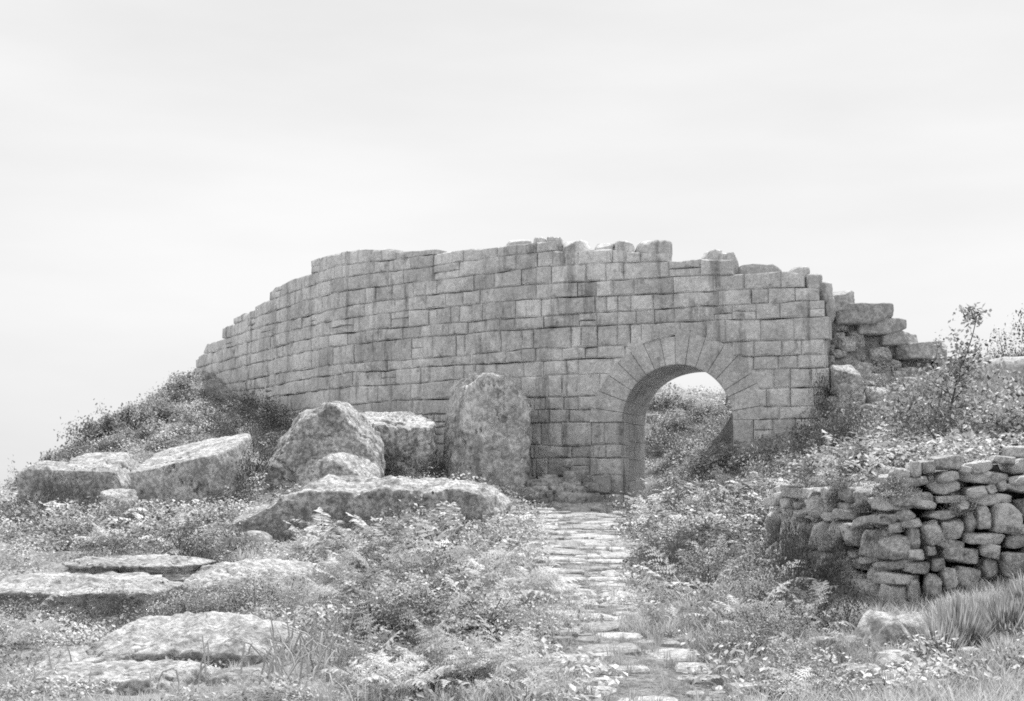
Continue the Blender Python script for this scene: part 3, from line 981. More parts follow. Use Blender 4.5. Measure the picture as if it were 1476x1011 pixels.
z_rel = 0.0
crs = 0
while z_rel < 2.2:
    hgt = R.choice([0.12, 0.17, 0.22, 0.29])
    s = b_from + R.uniform(-0.3, 0)
    while s < b_to:
        w = R.choice([0.14, 0.2, 0.28, 0.34, 0.42, 0.54]) * R.uniform(0.85, 1.15)
        c, t = bankp(s + w / 2)
        nrm = np.array((-t[1], t[0])) * -1          # towards the bank
        zb = float(H(*(c - nrm * 0.25))) - 0.1
        zt = float(np.interp(c[0], [3.4, 3.73, 4.11, 5.65, 7], [1.5, 1.62, 1.76, 1.95, 2.1]))
        z = zb + z_rel
        lean = 0.08 + 0.16 * z_rel
        hs = hgt * R.uniform(0.85, 1.15)
        if z + hgt * 0.5 < zt + 0.02 + 0.12 * NOISE1(s * 1.3, 8.8):
            dz = R.uniform(0.85, 1.1)
            V, F = rock_shape(4, (w / 2 * R.uniform(0.88, 1.06), R.uniform(0.2, 0.3), hs / 2 * dz), R.choice([6, 9, 14]), [((R.uniform(-0.5, 0.5), -0.9, R.uniform(-0.5, 0.5)), R.uniform(0.17, 0.24)) for _ in range(3)], 0.10, 2.0, R.uniform(0, 90), facets=12, pp=110, crack=0.03)
            tilt = R.gauss(0, 0.16)
            V = np.stack([V[:, 0] * math.cos(tilt) - V[:, 2] * math.sin(tilt), V[:, 1], V[:, 0] * math.sin(tilt) + V[:, 2] * math.cos(tilt)], -1)
            ang = math.atan2(-t[1], -t[0]) + R.uniform(-0.15, 0.15)
            V = rotz(V, ang)
            pos = c + nrm * (lean + R.uniform(-0.08, 0.12))
            obj_np('stone', V + np.array((pos[0], pos[1], z + hgt / 2 + R.uniform(-0.03, 0.03))), F, M_DRY, dry)
        s += w * 0.98
    z_rel += hgt * 0.96
# larger stones along its head
for box, d, lab in (((1262, 672, 1346, 704), 16.7, 'pale flat stone'), ((1340, 680, 1395, 708), 16.6, ''), ((1386, 668, 1430, 698), 16.6, ''), ((1228, 694, 1290, 714), 16.9, ''), ((1420, 658, 1462, 692), 16.6, ''), ((1456, 650, 1500, 686), 16.6, ''), ((1160, 708, 1222, 728), 17.6, '')):
    rock_box('stone', box, d, 0.3, M_PALE if lab else M_DRY, None, sub=4, p=5, planes=[((R.uniform(-0.4, 0.4), -0.4, 0.8), 0.2)], rough=0.11, parent=dry, foot=False, sink=0.9)
# earth and small stone packing behind the faces
s_ = np.arange(b_from, b_to, 0.1)
V, F = [], []
for s in s_:
    c, t = bankp(s); nrm = np.array((-t[1], t[0])) * -1
    zb = float(H(*(c - nrm * 0.3))) - 0.3; zt = float(np.interp(c[0], [3.4, 3.73, 4.11, 5.65, 7], [1.5, 1.62, 1.76, 1.95, 2.1])) - 0.05
    for k in range(9):
        f = k / 8
        o = 0.36 + 0.28 * f + 0.06 * NOISE1(s * 4, f * 6)
        V.append((c[0] + nrm[0] * o, c[1] + nrm[1] * o, zb + (zt - zb) * f))
    V.append((c[0] + nrm[0] * 1.5, c[1] + nrm[1] * 1.5, zt - 0.1))
    V.append((c[0] + nrm[0] * 1.5, c[1] + nrm[1] * 1.5, zb))
n = 11
for a in range(len(s_) - 1):
    for k in range(n):
        k2 = (k + 1) % n
        F.append((a * n + k, a * n + k2, (a + 1) * n + k2, (a + 1) * n + k))
F += [tuple(range(n)), tuple(range((len(s_) - 1) * n, len(s_) * n))[::-1]]
poly_obj('earth_packing', V, F, M_SOIL, dry)
for k in range(40):
    px = R.uniform(1060, 1470); d = R.uniform(11.2, 15.2)
    x = (px - CX) / FPX * d
    r_ = R.uniform(0.05, 0.14)
    V, F = rock_shape(3, (r_ * R.uniform(1, 1.6), r_, r_ * R.uniform(0.6, 1.0)), 8, (), 0.09, 1.8, R.uniform(0, 90), facets=8, pp=90)
    o = obj_np('fallen_stone', rotz(V, R.uniform(0, 6)) + np.array((x, d, float(H(x, d)) + r_ * 0.3)), F, M_PALE, None, smooth=False)
    tag(o, 'small fallen stone in the grass below the dry stone wall', 'stone', 'stones fallen from the dry stone wall')


# ------------------------------------------------------------------ plants
def frond(length, arch, fine, seg=11):
    """bracken frond along +x, rising then arching over"""
    V, T = [], []
    pts = []
    for k in range(seg + 1):
        f = k / seg
        pts.append(np.array((length * (f * 0.92), 0, length * (0.75 * f - arch * f * f))))
    for k in range(1, seg):
        f = k / seg
        if f < 0.18: continue
        wl_ = length * 0.42 * (1 - f) ** 0.75 * (0.55 + 0.45 * min(1, (f - 0.1) * 4))
        t = pts[k + 1] - pts[k - 1]; t /= np.linalg.norm(t)
        up = np.array((-t[2], 0, t[0]))
        for sd in (-1, 1):
            d = np.array((0, sd, 0)) * 0.88 + t * 0.42 - up * 0.12
            d /= np.linalg.norm(d)
            side = np.cross(up, d)
            if R.random() < 0.12: continue
            d = d + np.array((R.gauss(0, .12), R.gauss(0, .12), R.gauss(0, .15))); d /= np.linalg.norm(d)
            wl2 = wl_ * R.uniform(0.65, 1.15)
            side = np.cross(up, d)
            a = pts[k]; wd = length * 0.05
            if fine:
                m = 5
                for j in range(m):
                    g0 = j / m; g1 = (j + 0.9) / m
                    hw_ = wd * 1.25 * (1 - g0 * 0.8)
                    b = len(V)
                    c0 = a + d * wl2 * g0 - up * wl2 * 0.18 * g0 * g0
                    c1 = a + d * wl2 * g1 - up * wl2 * 0.18 * g1 * g1
                    V += [c0, c1, c0 + d * wl2 * 0.14 + side * hw_, c0 + d * wl2 * 0.14 - side * hw_]
                    T += [(b, b + 1, b + 2), (b, b + 3, b + 1)]
            else:
                b = len(V)
                mid = a + d * wl2 * 0.45
                V += [a, mid + side * wd, a + d * wl2 - up * wl2 * 0.2, mid - side * wd]
                T += [(b, b + 1, b + 2), (b, b + 2, b + 3)]
    for k in range(seg):
        b = len(V); wd = 0.006 * (1.2 - k / seg)
        V += [pts[k] + (0, wd, 0), pts[k] - (0, wd, 0), pts[k + 1]]
        T += [(b, b + 1, b + 2)]
    return np.array(V), np.array(T)


def rot_any(V, ax, ay, az):
    m = np.array(Matrix.Rotation(az, 3, 'Z') @ Matrix.Rotation(ay, 3, 'Y') @ Matrix.Rotation(ax, 3, 'X'))
    return V @ m.T


def merge(parts):
    V, T, n = [], [], 0
    for v, t in parts:
        V.append(v); T.append(t + n); n += len(v)
    return np.concatenate(V), np.concatenate(T)


def fern(fine):
    parts = []
    for k in range(R.choice([4, 5, 6])):
        v, t = frond(R.uniform(0.24, 0.5), R.uniform(0.3, 1.0), fine)
        v = v + (0.02, 0, 0)
        v = rot_any(v, R.uniform(-0.7, 0.7), R.uniform(-0.6, 0.35), R.uniform(0, 6.28))
        v[:, 2] += R.uniform(0.0, 0.22)
        parts.append((v, t))
    return merge(parts)


def tuft(n, h, spread, w):
    parts = []
    for k in range(n):
        a = R.uniform(0, 6.28); r0 = R.uniform(0, spread * 0.35); hh = h * R.uniform(0.5, 1.1)
        ln = R.uniform(0.05, 0.75) * hh
        d = np.array((math.cos(a), math.sin(a), 0)); sd = np.array((-d[1], d[0], 0)) * w * R.uniform(0.6, 1.2)
        p0 = d * r0; p1 = p0 + d * ln * 0.35 + np.array((0, 0, hh * 0.6)); p2 = p0 + d * ln + np.array((0, 0, hh * R.uniform(0.8, 1.0)))
        parts.append((np.array([p0 - sd, p0 + sd, p1 - sd * 0.7, p1 + sd * 0.7, p2]), np.array([(0, 1, 3), (0, 3, 2), (2, 3, 4)])))
    return merge(parts)


def herb(n, rad, h, leaf):
    parts = []
    for k in range(n):
        a = R.uniform(0, 6.28); r0 = rad * math.sqrt(R.random())
        c = np.array((math.cos(a) * r0, math.sin(a) * r0, h * R.random() ** 0.7 * (1 - 0.5 * (r0 / rad) ** 2)))
        L = leaf * R.uniform(0.6, 1.4)
        v = np.array([(0, 0, 0), (L * 0.5, L * 0.32, L * 0.05), (L, 0, -L * 0.05), (L * 0.5, -L * 0.32, L * 0.05)])
        v = rot_any(v, R.uniform(-0.6, 0.6), R.uniform(-0.9, 0.7), R.uniform(0, 6.28)) + c
        parts.append((v, np.array([(0, 1, 2), (0, 2, 3)])))
    return merge(parts)


def bake(name, protos, inst, mat, label, cat):
    """inst rows: x y z scale rot tilt tone proto"""
    Vs, Ts, Ns, n = [], [], [], 0
    inst = np.array(inst, float)
    for k, (pv, pt) in enumerate(protos):
        q = inst[inst[:, 7].astype(int) == k]
        if not len(q): continue
        c, s_ = np.cos(q[:, 4]), np.sin(q[:, 4])
        X = pv[None, :, 0] * c[:, None] - pv[None, :, 1] * s_[:, None]
        Y = pv[None, :, 0] * s_[:, None] + pv[None, :, 1] * c[:, None]
        Z = np.broadcast_to(pv[None, :, 2], X.shape)
        sc_ = q[:, 3][:, None]
        P = np.stack([X * sc_ + q[:, 0][:, None] + Z * sc_ * q[:, 5][:, None], Y * sc_ + q[:, 1][:, None], Z * sc_ + q[:, 2][:, None]], -1)
        m = len(pv)
        Vs.append(P.reshape(-1, 3))
        Ts.append((pt[None] + (np.arange(len(q)) * m)[:, None, None] + n).reshape(-1, 3))
        tn = np.clip(q[:, 6][:, None] + NR.normal(0, 0.12, (len(q), m)), 0, 1)
        Ns.append(tn.ravel())
        n += len(q) * m
    o = obj_np(name, np.concatenate(Vs), np.concatenate(Ts), mat, None, smooth=False, tone=np.concatenate(Ns), origin=np.zeros(3))
    tag(o, label, cat, kind='stuff')
    return o


def clear_of(x, y, m=0.0):
    ok = np.ones(len(x), bool)
    for fx, fy, rx, ry in FOOT:
        ok &= ((x - fx) / (rx + m)) ** 2 + ((y - fy) / (ry + m)) ** 2 > 1
    # the big wall
    near_ = np.full(len(x), 1e9); idx = np.zeros(len(x), int)
    for k in range(0, len(wc), 1):
        dd = (x - wc[k, 0]) ** 2 + (y - wc[k, 1]) ** 2
        b_ = dd < near_; near_ = np.where(b_, dd, near_); idx = np.where(b_, k, idx)
    tx, ty = wt[idx, 0], wt[idx, 1]
    rx_, ry_ = x - wc[idx, 0], y - wc[idx, 1]
    dep = -ty * rx_ + tx * ry_; ss = ws[idx] + tx * rx_ + ty * ry_
    ok &= ~((dep > -0.06) & (dep < THICK + 0.05) & (ss < S_END) & ~((ss > A0 + 0.05) & (ss < A1 - 0.05)))
    return ok


def scatter(n, dmin, dmax, power=1.0):
    """points on the visible ground, denser close by"""
    u = NR.random(n)
    y = (dmin ** (1 - power) + u * (dmax ** (1 - power) - dmin ** (1 - power))) ** (1 / (1 - power)) if power != 1 else dmin * (dmax / dmin) ** u
    x = (NR.random(n) * 2 - 1) * (0.385 * y + 0.8)
    return x, y


FERN_F = [fern(True) for _ in range(5)]
FERN_C = [fern(False) for _ in range(5)]
TUFT = [tuft(26, 0.22, 0.3, 0.005) for _ in range(4)] + [tuft(22, 0.13, 0.3, 0.005) for _ in range(3)]
TUFT_L = [tuft(70, 0.5, 0.5, 0.006) for _ in range(3)]
HERB = [herb(60, 0.24, 0.2, R.choice([0.028, 0.036, 0.048])) for _ in range(5)]
HERB_B = [herb(110, 0.35, 0.34, 0.058) for _ in range(4)]


def region(px, py, boxes, soft=30):
    r = np.zeros(len(px))
    for x0, y0, x1, y1, wgt in boxes:
        dx = np.maximum(np.maximum(x0 - px, px - x1), 0); dy = np.maximum(np.maximum(y0 - py, py - y1), 0)
        r = np.maximum(r, wgt * np.clip(1 - np.hypot(dx, dy) / soft, 0, 1))
    return r


# bracken
x, y = scatter(14000, 10.3, 42, 1.4)
z = H(x, y); px, py = proj(np.stack([x, y, z], -1))
pd = path_dist(x, y)
cl = fbm(np.stack([x, y, x * 0], -1), 0.7, 3)
reg = region(px, py, [(545, 860, 770, 1011, 1.0), (470, 795, 760, 870, 1.0), (560, 730, 770, 830, 0.9), (900, 680, 1100, 800, 0.85), (960, 760, 1110, 900, 0.5), (930, 640, 1180, 720, 0.7), (0, 760, 300, 800, 0.35), (420, 760, 600, 820, 0.25), (1080, 640, 1280, 720, 0.6), (880, 900, 1180, 1011, 0.35), (0, 880, 40, 930, 0.3)], 30)
kp = (NR.random(len(x)) < reg * sstep(-0.4, 0.5, cl) * 0.8) & (pd > np.interp(y, [12, 14, 20, 24], [0.9, 0.85, 0.9, 1.25]) + 0.5 * fbm(np.stack([x, y, x * 0 + 21], -1), 0.9, 2)) & clear_of(x, y, 0.1)
tone = np.clip(0.5 + 0.35 * fbm(np.stack([x, y, x * 0 + 3], -1), 0.9, 2) + NR.normal(0, 0.2, len(x)), 0, 1)
near, far = [], []
for k in np.nonzero(kp)[0]:
    row = (x[k], y[k], z[k] - 0.04, R.uniform(0.85, 1.6 if y[k] > 15 else 1.1), R.uniform(0, 6.28), R.uniform(-0.2, 0.2), tone[k], R.randrange(5))
    (near if y[k] < 20 else far).append(row)
bake('bracken_near', FERN_F, near, M_FERN, 'tangled bracken fronds covering the slope beside the path', 'bracken')
if far: bake('bracken_far', FERN_C, far, M_FERN, 'bracken growing in front of the arch and up the slope', 'bracken')

# short grass and herbs
x, y = scatter(30000, 10.2, 52, 1.3)
z = H(x, y); px, py = proj(np.stack([x, y, z], -1)); pd = path_dist(x, y)
gn = fbm(np.stack([x, y, x * 0 + 8], -1), 0.6, 3)
ok = clear_of(x, y) & (pd > np.interp(y, [12, 14, 20, 24], [0.7, 0.55, 0.6, 1.05]) + 0.5 * fbm(np.stack([x, y, x * 0 + 21], -1), 0.9, 2))
nearr = region(px, py, [(880, 905, 1476, 1011, 1.0)], 40)
sel = ok & (NR.random(len(x)) < 0.36 + 0.55 * gn + 0.35 * nearr)
lowz = region(px, py, [(0, 860, 470, 1011, 1.0), (0, 800, 300, 900, 0.8)], 40)
sel &= NR.random(len(x)) > 0.45 * lowz
rows = [(x[k], y[k], z[k] - 0.02, R.uniform(0.55, 1.25) * (1 - 0.5 * lowz[k]), R.uniform(0, 6.28), R.uniform(-0.35, 0.35), float(np.clip(0.55 + 0.35 * gn[k] + R.gauss(0, 0.18), 0, 1)), R.randrange(7)) for k in np.nonzero(sel)[0]]
bake('grass', TUFT, rows, M_GRASS, 'short dry grass covering the hillside', 'grass')
lowh = region(px, py, [(0, 930, 480, 1011, 1.0), (0, 855, 300, 905, 0.8), (420, 760, 640, 800, 0.7), (100, 735, 360, 770, 0.6)], 30)
nearr = region(px, py, [(880, 905, 1476, 1011, 1.0)], 40)
sel = ok & ~sel & (NR.random(len(x)) < (0.22 - 0.4 * gn) * (1 - 0.75 * nearr))
rows = [(x[k], y[k], z[k] - 0.02, R.uniform(0.6, 1.5) * (1 - 0.35 * lowh[k]), R.uniform(0, 6.28), R.uniform(-0.2, 0.2), float(np.clip(0.45 - 0.3 * gn[k] + R.gauss(0, 0.22), 0, 1)), R.randrange(5)) for k in np.nonzero(sel)[0]]
bake('herbs', HERB, rows, M_HERB, 'low leafy herbs scattered through the grass', 'herbs')
# larger leaved undergrowth on banks
x, y = scatter(9000, 17, 54, 1.0)
z = H(x, y); px, py = proj(np.stack([x, y, z], -1)); pd = path_dist(x, y)
reg = region(px, py, [(0, 560, 420, 760, 0.7), (1200, 540, 1476, 720, 0.9), (1110, 640, 1476, 690, 0.8), (930, 560, 1060, 720, 0.9), (600, 690, 780, 790, 0.5), (880, 700, 1130, 800, 0.4), (1100, 800, 1240, 960, 0.6)], 30)
sel = clear_of(x, y) & (NR.random(len(x)) < reg * 0.75) & (pd > 1.0)
rows = [(x[k], y[k], z[k] - 0.03, R.uniform(0.6, 1.6), R.uniform(0, 6.28), R.uniform(-0.2, 0.2), float(np.clip(R.gauss(0.5, 0.28), 0, 1)), R.randrange(4)) for k in np.nonzero(sel)[0]]
bake('undergrowth', HERB_B, rows, M_HERB, 'dense leafy undergrowth on the banks around the wall', 'undergrowth')
# grass growing between the path slabs
rows = []
for k in range(2200):
    s = R.uniform(1, PLEN - 0.3); o = R.uniform(-0.95, 0.95)
    x0, y0 = pathp(s, o); x0, y0 = float(x0), float(y0)
    if y0 > 20 and R.random() < 0.7: continue
    if any((x0 - a) ** 2 + (y0 - b) ** 2 < (0.62 * c) ** 2 for a, b, c in slabs_xy): continue
    rows.append((x0, y0, float(H(x0, y0)), R.uniform(0.35, 0.8), R.uniform(0, 6.28), 0, R.uniform(0.2, 0.8), R.randrange(7)))
bake('path_grass', TUFT, rows, M_GRASS, 'grass growing between the slabs of the path', 'grass')


# shrubs: things of their own
def shrub_mesh(name, n_leaf, rx, ry, rz, leaf, clumps, mat, elong=0.34, shell=0.55):
    V, T, tn = [], [], []
    cc = []
    for k in range(clumps):
        while True:
            p = np.array([R.uniform(-1, 1), R.uniform(-1, 1), R.uniform(-0.15, 1)])
            q = np.linalg.norm(p)
            if shell < q < 1.0: break
        cc.append((p * (rx, ry, rz), R.uniform(0.14, 0.3) * min(rx, rz), R.uniform(0.1, 0.9)))
    for k in range(n_leaf):
        c, r_, tb = R.choice(cc)
        p = c + np.array([R.gauss(0, r_), R.gauss(0, r_), R.gauss(0, r_ * 0.8)])
        if p[2] < 0.01: p[2] = abs(p[2]) + 0.01
        L = leaf * R.uniform(0.6, 1.4)
        v = np.array([(0, 0, 0), (L * 0.5, L * elong, 0.08 * L), (L, 0, -L * 0.05), (L * 0.5, -L * elong, 0.08 * L)])
        v = rot_any(v, R.uniform(-0.8, 0.8), R.uniform(-1.2, 0.7), R.uniform(0, 6.28)) + p
        b = len(V)
        V += list(v); T += [(b, b + 1, b + 2), (b, b + 2, b + 3)]
        tt = min(1, max(0, tb + R.gauss(0, 0.15))); tn += [tt] * 4
    return mesh_np(name, V, T, mat, False, tn), cc


def tube_between(pts, rads, n=5):
    V, T = [], []
    for i, (p, r_) in enumerate(zip(pts, rads)):
        p = np.array(p)
        a = np.array(pts[min(i + 1, len(pts) - 1)]) - np.array(pts[max(i - 1, 0)])
        a = a / (np.linalg.norm(a) + 1e-9)
        u = np.cross(a, (0.3, 1, 0.1)); u /= np.linalg.norm(u); w = np.cross(a, u)
        for k in range(n):
            t = 2 * math.pi * k / n
            V.append(p + (u * math.cos(t) + w * math.sin(t)) * r_)
    for i in range(len(pts) - 1):
        for k in range(n):
            k2 = (k + 1) % n
            T += [(i * n + k, i * n + k2, (i + 1) * n + k2), (i * n + k, (i + 1) * n + k2, (i + 1) * n + k)]
    return np.array(V), np.array(T)


def stems_mesh(name, cc, r0=0.018):
    parts = []
    for c, r_, _ in cc[:14]:
        mid = c * (0.35, 0.35, 0.55) + np.array([R.uniform(-0.04, 0.04), R.uniform(-0.04, 0.04), 0])
        parts.append(tube_between([(c[0] * 0.08, c[1] * 0.08, -0.1), mid, c], [r0, r0 * 0.7, r0 * 0.3], 4))
    V, T = merge(parts)
    return mesh_np(name, V, T, M_STEM, True)


def broom_mesh(name, n, h, spread, mat):
    V, T, tn = [], [], []
    for k in range(n):
        a = R.uniform(0, 6.28); el = R.uniform(0.0, 1.0)
        out = el ** 0.8 * spread
        hh = h * (1 - 0.45 * el * el) * R.uniform(0.55, 1.1)
        d = np.array((math.cos(a), math.sin(a), 0)); sd = np.array((-d[1], d[0], 0.0)) * 0.007
        st = R.uniform(0.1, 0.75)
        p0 = d * out * st * 0.8 + (0, 0, hh * st * 0.7); p1 = d * out * (st + 0.22) + (R.gauss(0, 0.03), R.gauss(0, 0.03), hh * min(1, st + 0.35))
        b = len(V)
        V += [p0 - sd, p0 + sd, (p0 + p1) / 2 + sd * 1.6, p1, (p0 + p1) / 2 - sd * 1.6]; T += [(b, b + 1, b + 2), (b, b + 2, b + 4), (b + 4, b + 2, b + 3)]
        tt = min(1, max(0, R.gauss(0.5, 0.22))); tn += [tt] * 5
    return mesh_np(name, V, T, mat, False, tn)


SH = [shrub_mesh('foliage', 1500, 0.85, 0.8, 0.8, 0.10, 18, M_SHRUB) for _ in range(5)]
SHs = [stems_mesh('stem', cc) for _, cc in SH]
SD = [shrub_mesh('foliage', 1700, 0.8, 0.8, 0.8, 0.06, 20, M_DARK, 0.28, 0.4) for _ in range(4)]
SDs = [stems_mesh('stem', cc) for _, cc in SD]
SN = [shrub_mesh('foliage', 4200, 0.8, 0.8, 0.8, 0.05, 30, M_HERB, 0.28, 0.35) for _ in range(3)]
SNs = [stems_mesh('stem', cc) for _, cc in SN]
SF = [shrub_mesh('foliage', 4200, 0.8, 0.8, 0.8, 0.042, 46, M_DARK, 0.22, 0.3) for _ in range(4)]
SFs = [stems_mesh('stem', cc) for _, cc in SF]
SL = [shrub_mesh('foliage', 2300, 0.8, 0.8, 0.8, 0.085, 22, M_HERB, 0.3, 0.35) for _ in range(4)]
SLs = [stems_mesh('stem', cc) for _, cc in SL]
BR = [broom_mesh('foliage', 2600, 0.8, 0.75, M_DARK) for _ in range(3)]
TU = [broom_mesh('blades', 2200, 0.75, 0.55, M_GRASS) for _ in range(2)]
BRs = []
for k in range(3):
    parts = [tube_between([(0, 0, -0.1), (math.cos(a) * 0.15, math.sin(a) * 0.15, 0.25), (math.cos(a) * 0.4, math.sin(a) * 0.4, 0.55)], [0.012, 0.009, 0.004], 4) for a in np.linspace(0, 6, 10)]
    V, T = merge(parts); BRs.append(mesh_np('stem', V, T, M_STEM))


def plant(name, px, d, w, h, kind, label, cat, group=None, z=None, sink=0.08):
    x = (px - CX) / FPX * d
    zz = float(H(x, d)) - sink if z is None else z
    root = empty(name, (x, d, zz))
    tag(root, label, cat, group)
    pool, stems = {'leafy': ([m for m, _ in SH], SHs), 'dark': ([m for m, _ in SD], SDs), 'broom': (BR, BRs), 'fine': ([m for m, _ in SF], SFs), 'low': ([m for m, _ in SL], SLs), 'near': ([m for m, _ in SN], SNs), 'tussock': (TU, None)}[kind]
    k = R.randrange(len(pool))
    rz = R.uniform(0, 6.28)
    base_w = {'near': 1.9, 'low': 1.9, 'fine': 1.9, 'leafy': 2.1, 'dark': 2.0, 'broom': 1.5, 'tussock': 1.1}[kind]; base_h = {'near': 1.0, 'low': 1.0, 'fine': 1.0, 'leafy': 1.05, 'dark': 1.0, 'broom': 0.8, 'tussock': 0.75}[kind]
    for nm, mm in (('blades' if kind == 'tussock' else 'foliage', pool[k]), ('stem', stems[k] if stems else None)):
        if mm is None: continue
        o = bpy.data.objects.new(nm, mm)
        o.parent = root; o.rotation_euler = (0, 0, rz)
        o.scale = (w / base_w, w / base_w, h / base_h)
        col.objects.link(o)
    return root


def plants(spec, name, kind, label, cat, group, f=1.0):
    for px, d, w, h in spec:
        w, h = w * f, h * f
        plant(name, px, d, w, h, kind, label, cat, group)


# crest of the hill, left
plants([(75, 42, 1.6, 0.9), (98, 43, 1.3, 0.8), (125, 44.5, 1.6, 0.95), (150, 45, 1.7, 1.0), (178, 46, 1.6, 0.9), (205, 47, 1.5, 0.8), (228, 49, 1.5, 0.7), (250, 51, 1.7, 0.7), (268, 53, 1.4, 0.6), (40, 40, 1.3, 0.6), (12, 39, 1.3, 0.5), (238, 50, 1.5, 0.8), (258, 52, 1.5, 0.8), (275, 54, 1.5, 0.7), (190, 46.5, 1.5, 1.0), (165, 45.5, 1.4, 0.8), (215, 48, 1.5, 0.9), (110, 43.5, 1.4, 0.8), (58, 41, 1.4, 0.8), (245, 47.5, 1.5, 0.8), (205, 44, 1.5, 0.8), (170, 42.5, 1.4, 0.8), (135, 41, 1.4, 0.7)], 'shrub', 'leafy', 'leafy shrub on the skyline of the slope falling from the wall', 'shrub', 'shrubs along the crest of the hill', 1.1)
plants([(320, 49, 2.0, 0.9), (350, 47, 1.9, 0.9), (380, 45.5, 1.8, 0.9), (410, 43.5, 1.8, 0.8), (300, 46, 1.8, 0.7), (335, 43, 1.8, 0.8), (365, 41, 1.7, 0.8), (400, 40, 1.6, 0.8), (270, 44, 1.7, 0.6), (240, 42, 1.6, 0.6), (345, 38.5, 1.5, 0.8), (385, 37.8, 1.3, 0.8), (300, 40, 1.5, 0.6), (440, 41.5, 1.4, 0.7), (470, 42.0, 1.4, 0.7), (500, 40.8, 1.3, 0.7), (425, 39, 1.4, 0.9), (375, 43.5, 1.8, 0.9), (290, 51, 1.7, 0.7), (310, 44, 1.7, 0.8), (280, 41, 1.6, 0.6), (350, 44.5, 1.8, 0.8), (395, 42, 1.6, 0.8), (330, 39.5, 1.6, 0.8), (540, 40.6, 1.3, 0.8), (580, 39.8, 1.2, 0.8)], 'bush', 'dark', 'dense dark bush on the shaded slope under the receding wall', 'bush', 'bushes under the receding wall')
plants([(362, 34.0, 1.1, 1.5), (350, 32.6, 1.0, 1.2), (335, 31.4, 1.2, 0.6), (318, 31.0, 1.0, 0.45)], 'bush', 'dark', 'dark bush filling the gap between split boulder and domed boulder', 'bush', 'bushes between the boulders', 1.2)
plants([(75, 31.5, 1.5, 1.1), (100, 31, 1.4, 1.2), (50, 32, 1.5, 0.9), (122, 31, 1.1, 1.0), (20, 32, 1.5, 0.7), (85, 29.5, 1.3, 0.7), (40, 30, 1.3, 0.6)], 'bush', 'dark', 'dark bush growing over the half buried boulder on the crest', 'bush', 'bushes over the half buried boulder')
plants([(590, 36.6, 1.0, 0.8), (622, 37.0, 0.9, 0.9), (560, 36.0, 0.8, 0.6), (636, 36.5, 0.7, 0.6), (745, 37.2, 0.7, 0.5), (755, 37.9, 0.7, 1.6)], 'bush', 'dark', 'dark bush in the crevices beside the upright boulder', 'bush', 'bushes beside the upright boulder', 1.4)
plants([(430, 24.6, 1.0, 0.6), (470, 24.6, 1.1, 0.75), (505, 24.7, 1.0, 0.7), (545, 24.8, 1.1, 0.75), (575, 25.0, 1.0, 0.7), (600, 25.2, 0.8, 0.75), (400, 24.6, 0.9, 0.5)], 'bush', 'dark', 'dark bush against the front of the long whaleback rock', 'bush', 'bushes before the whaleback rock', 1.15)
plants([(563, 30.5, 0.45, 0.35), (652, 35.5, 0.5, 0.4)], 'shrub', 'leafy', 'small round leafy shrub behind the long whaleback rock', 'shrub', 'small shrubs behind the whaleback rock')
plants([(905, 30.8, 0.62, 0.6)], 'bush', 'fine', 'small round bush at the edge of the path near the arch', 'bush', None)
plants([(950, 32.5, 1.1, 0.7), (985, 32, 1.3, 0.6), (1015, 31, 1.0, 0.5)], 'bush', 'fine', 'low bush in the bracken in front of the arch', 'bush', 'bushes before the arch')
plants([(935, 25.5, 0.9, 0.5), (955, 21.5, 1.0, 0.6), (990, 20.5, 1.1, 0.7), (960, 18.5, 0.9, 0.6), (1010, 18.0, 1.0, 0.7), (965, 17.0, 0.7, 0.45), (1050, 19.0, 1.0, 0.6)], 'bush', 'fine', 'feathery dark bush along the edge of the slab path', 'bush', 'bushes along the path edge', 1.2)
plants([(1035, 13.0, 0.6, 0.42)], 'bush', 'fine', 'low dark tuft of broom beside the near end of the path', 'bush', None)
plants([(845, 19.4, 0.5, 0.2), (885, 17.3, 0.4, 0.25)], 'bush', 'fine', 'small tuft of broom growing among the path slabs', 'bush', 'broom among the slabs')
plants([(1140, 35.0, 1.1, 1.2), (1160, 34.6, 1.2, 1.3), (1178, 34.8, 1.0, 1.1), (1125, 34, 0.9, 0.8), (1192, 35.4, 0.7, 1.4), (1187, 35.9, 0.6, 1.9)], 'bush', 'dark', 'dark bush against the foot of the wall between the arch and the broken wall end', 'bush', 'bushes at the wall foot', 1.25)
plants([(1270, 34, 1.4, 0.8), (1310, 33, 1.5, 0.9), (1350, 32.5, 1.5, 1.0), (1295, 31, 1.4, 0.7), (1340, 30, 1.5, 0.9), (1385, 32, 1.5, 1.0), (1420, 33, 1.6, 1.0), (1460, 32, 1.6, 1.1), (1400, 28.5, 1.4, 0.9), (1445, 28, 1.5, 0.9), (1250, 31, 1.3, 0.6), (1375, 27, 1.3, 0.7), (1470, 25, 1.3, 0.8), (1425, 24, 1.2, 0.6), (1330, 35.5, 1.3, 0.7), (1370, 36, 1.3, 0.8), (1405, 35.5, 1.3, 0.6), (1345, 28.5, 1.4, 1.0), (1390, 30, 1.5, 1.2), (1440, 30.5, 1.5, 1.2), (1320, 34.5, 1.3, 0.9), (1375, 34, 1.3, 1.0), (1215, 34.6, 0.8, 0.6), (1240, 35.2, 0.9, 0.6)], 'shrub', 'leafy', 'leafy shrub on the bank between broken wall end and dry stone wall', 'shrub', 'shrubs on the bank above the dry stone wall', 1.5)
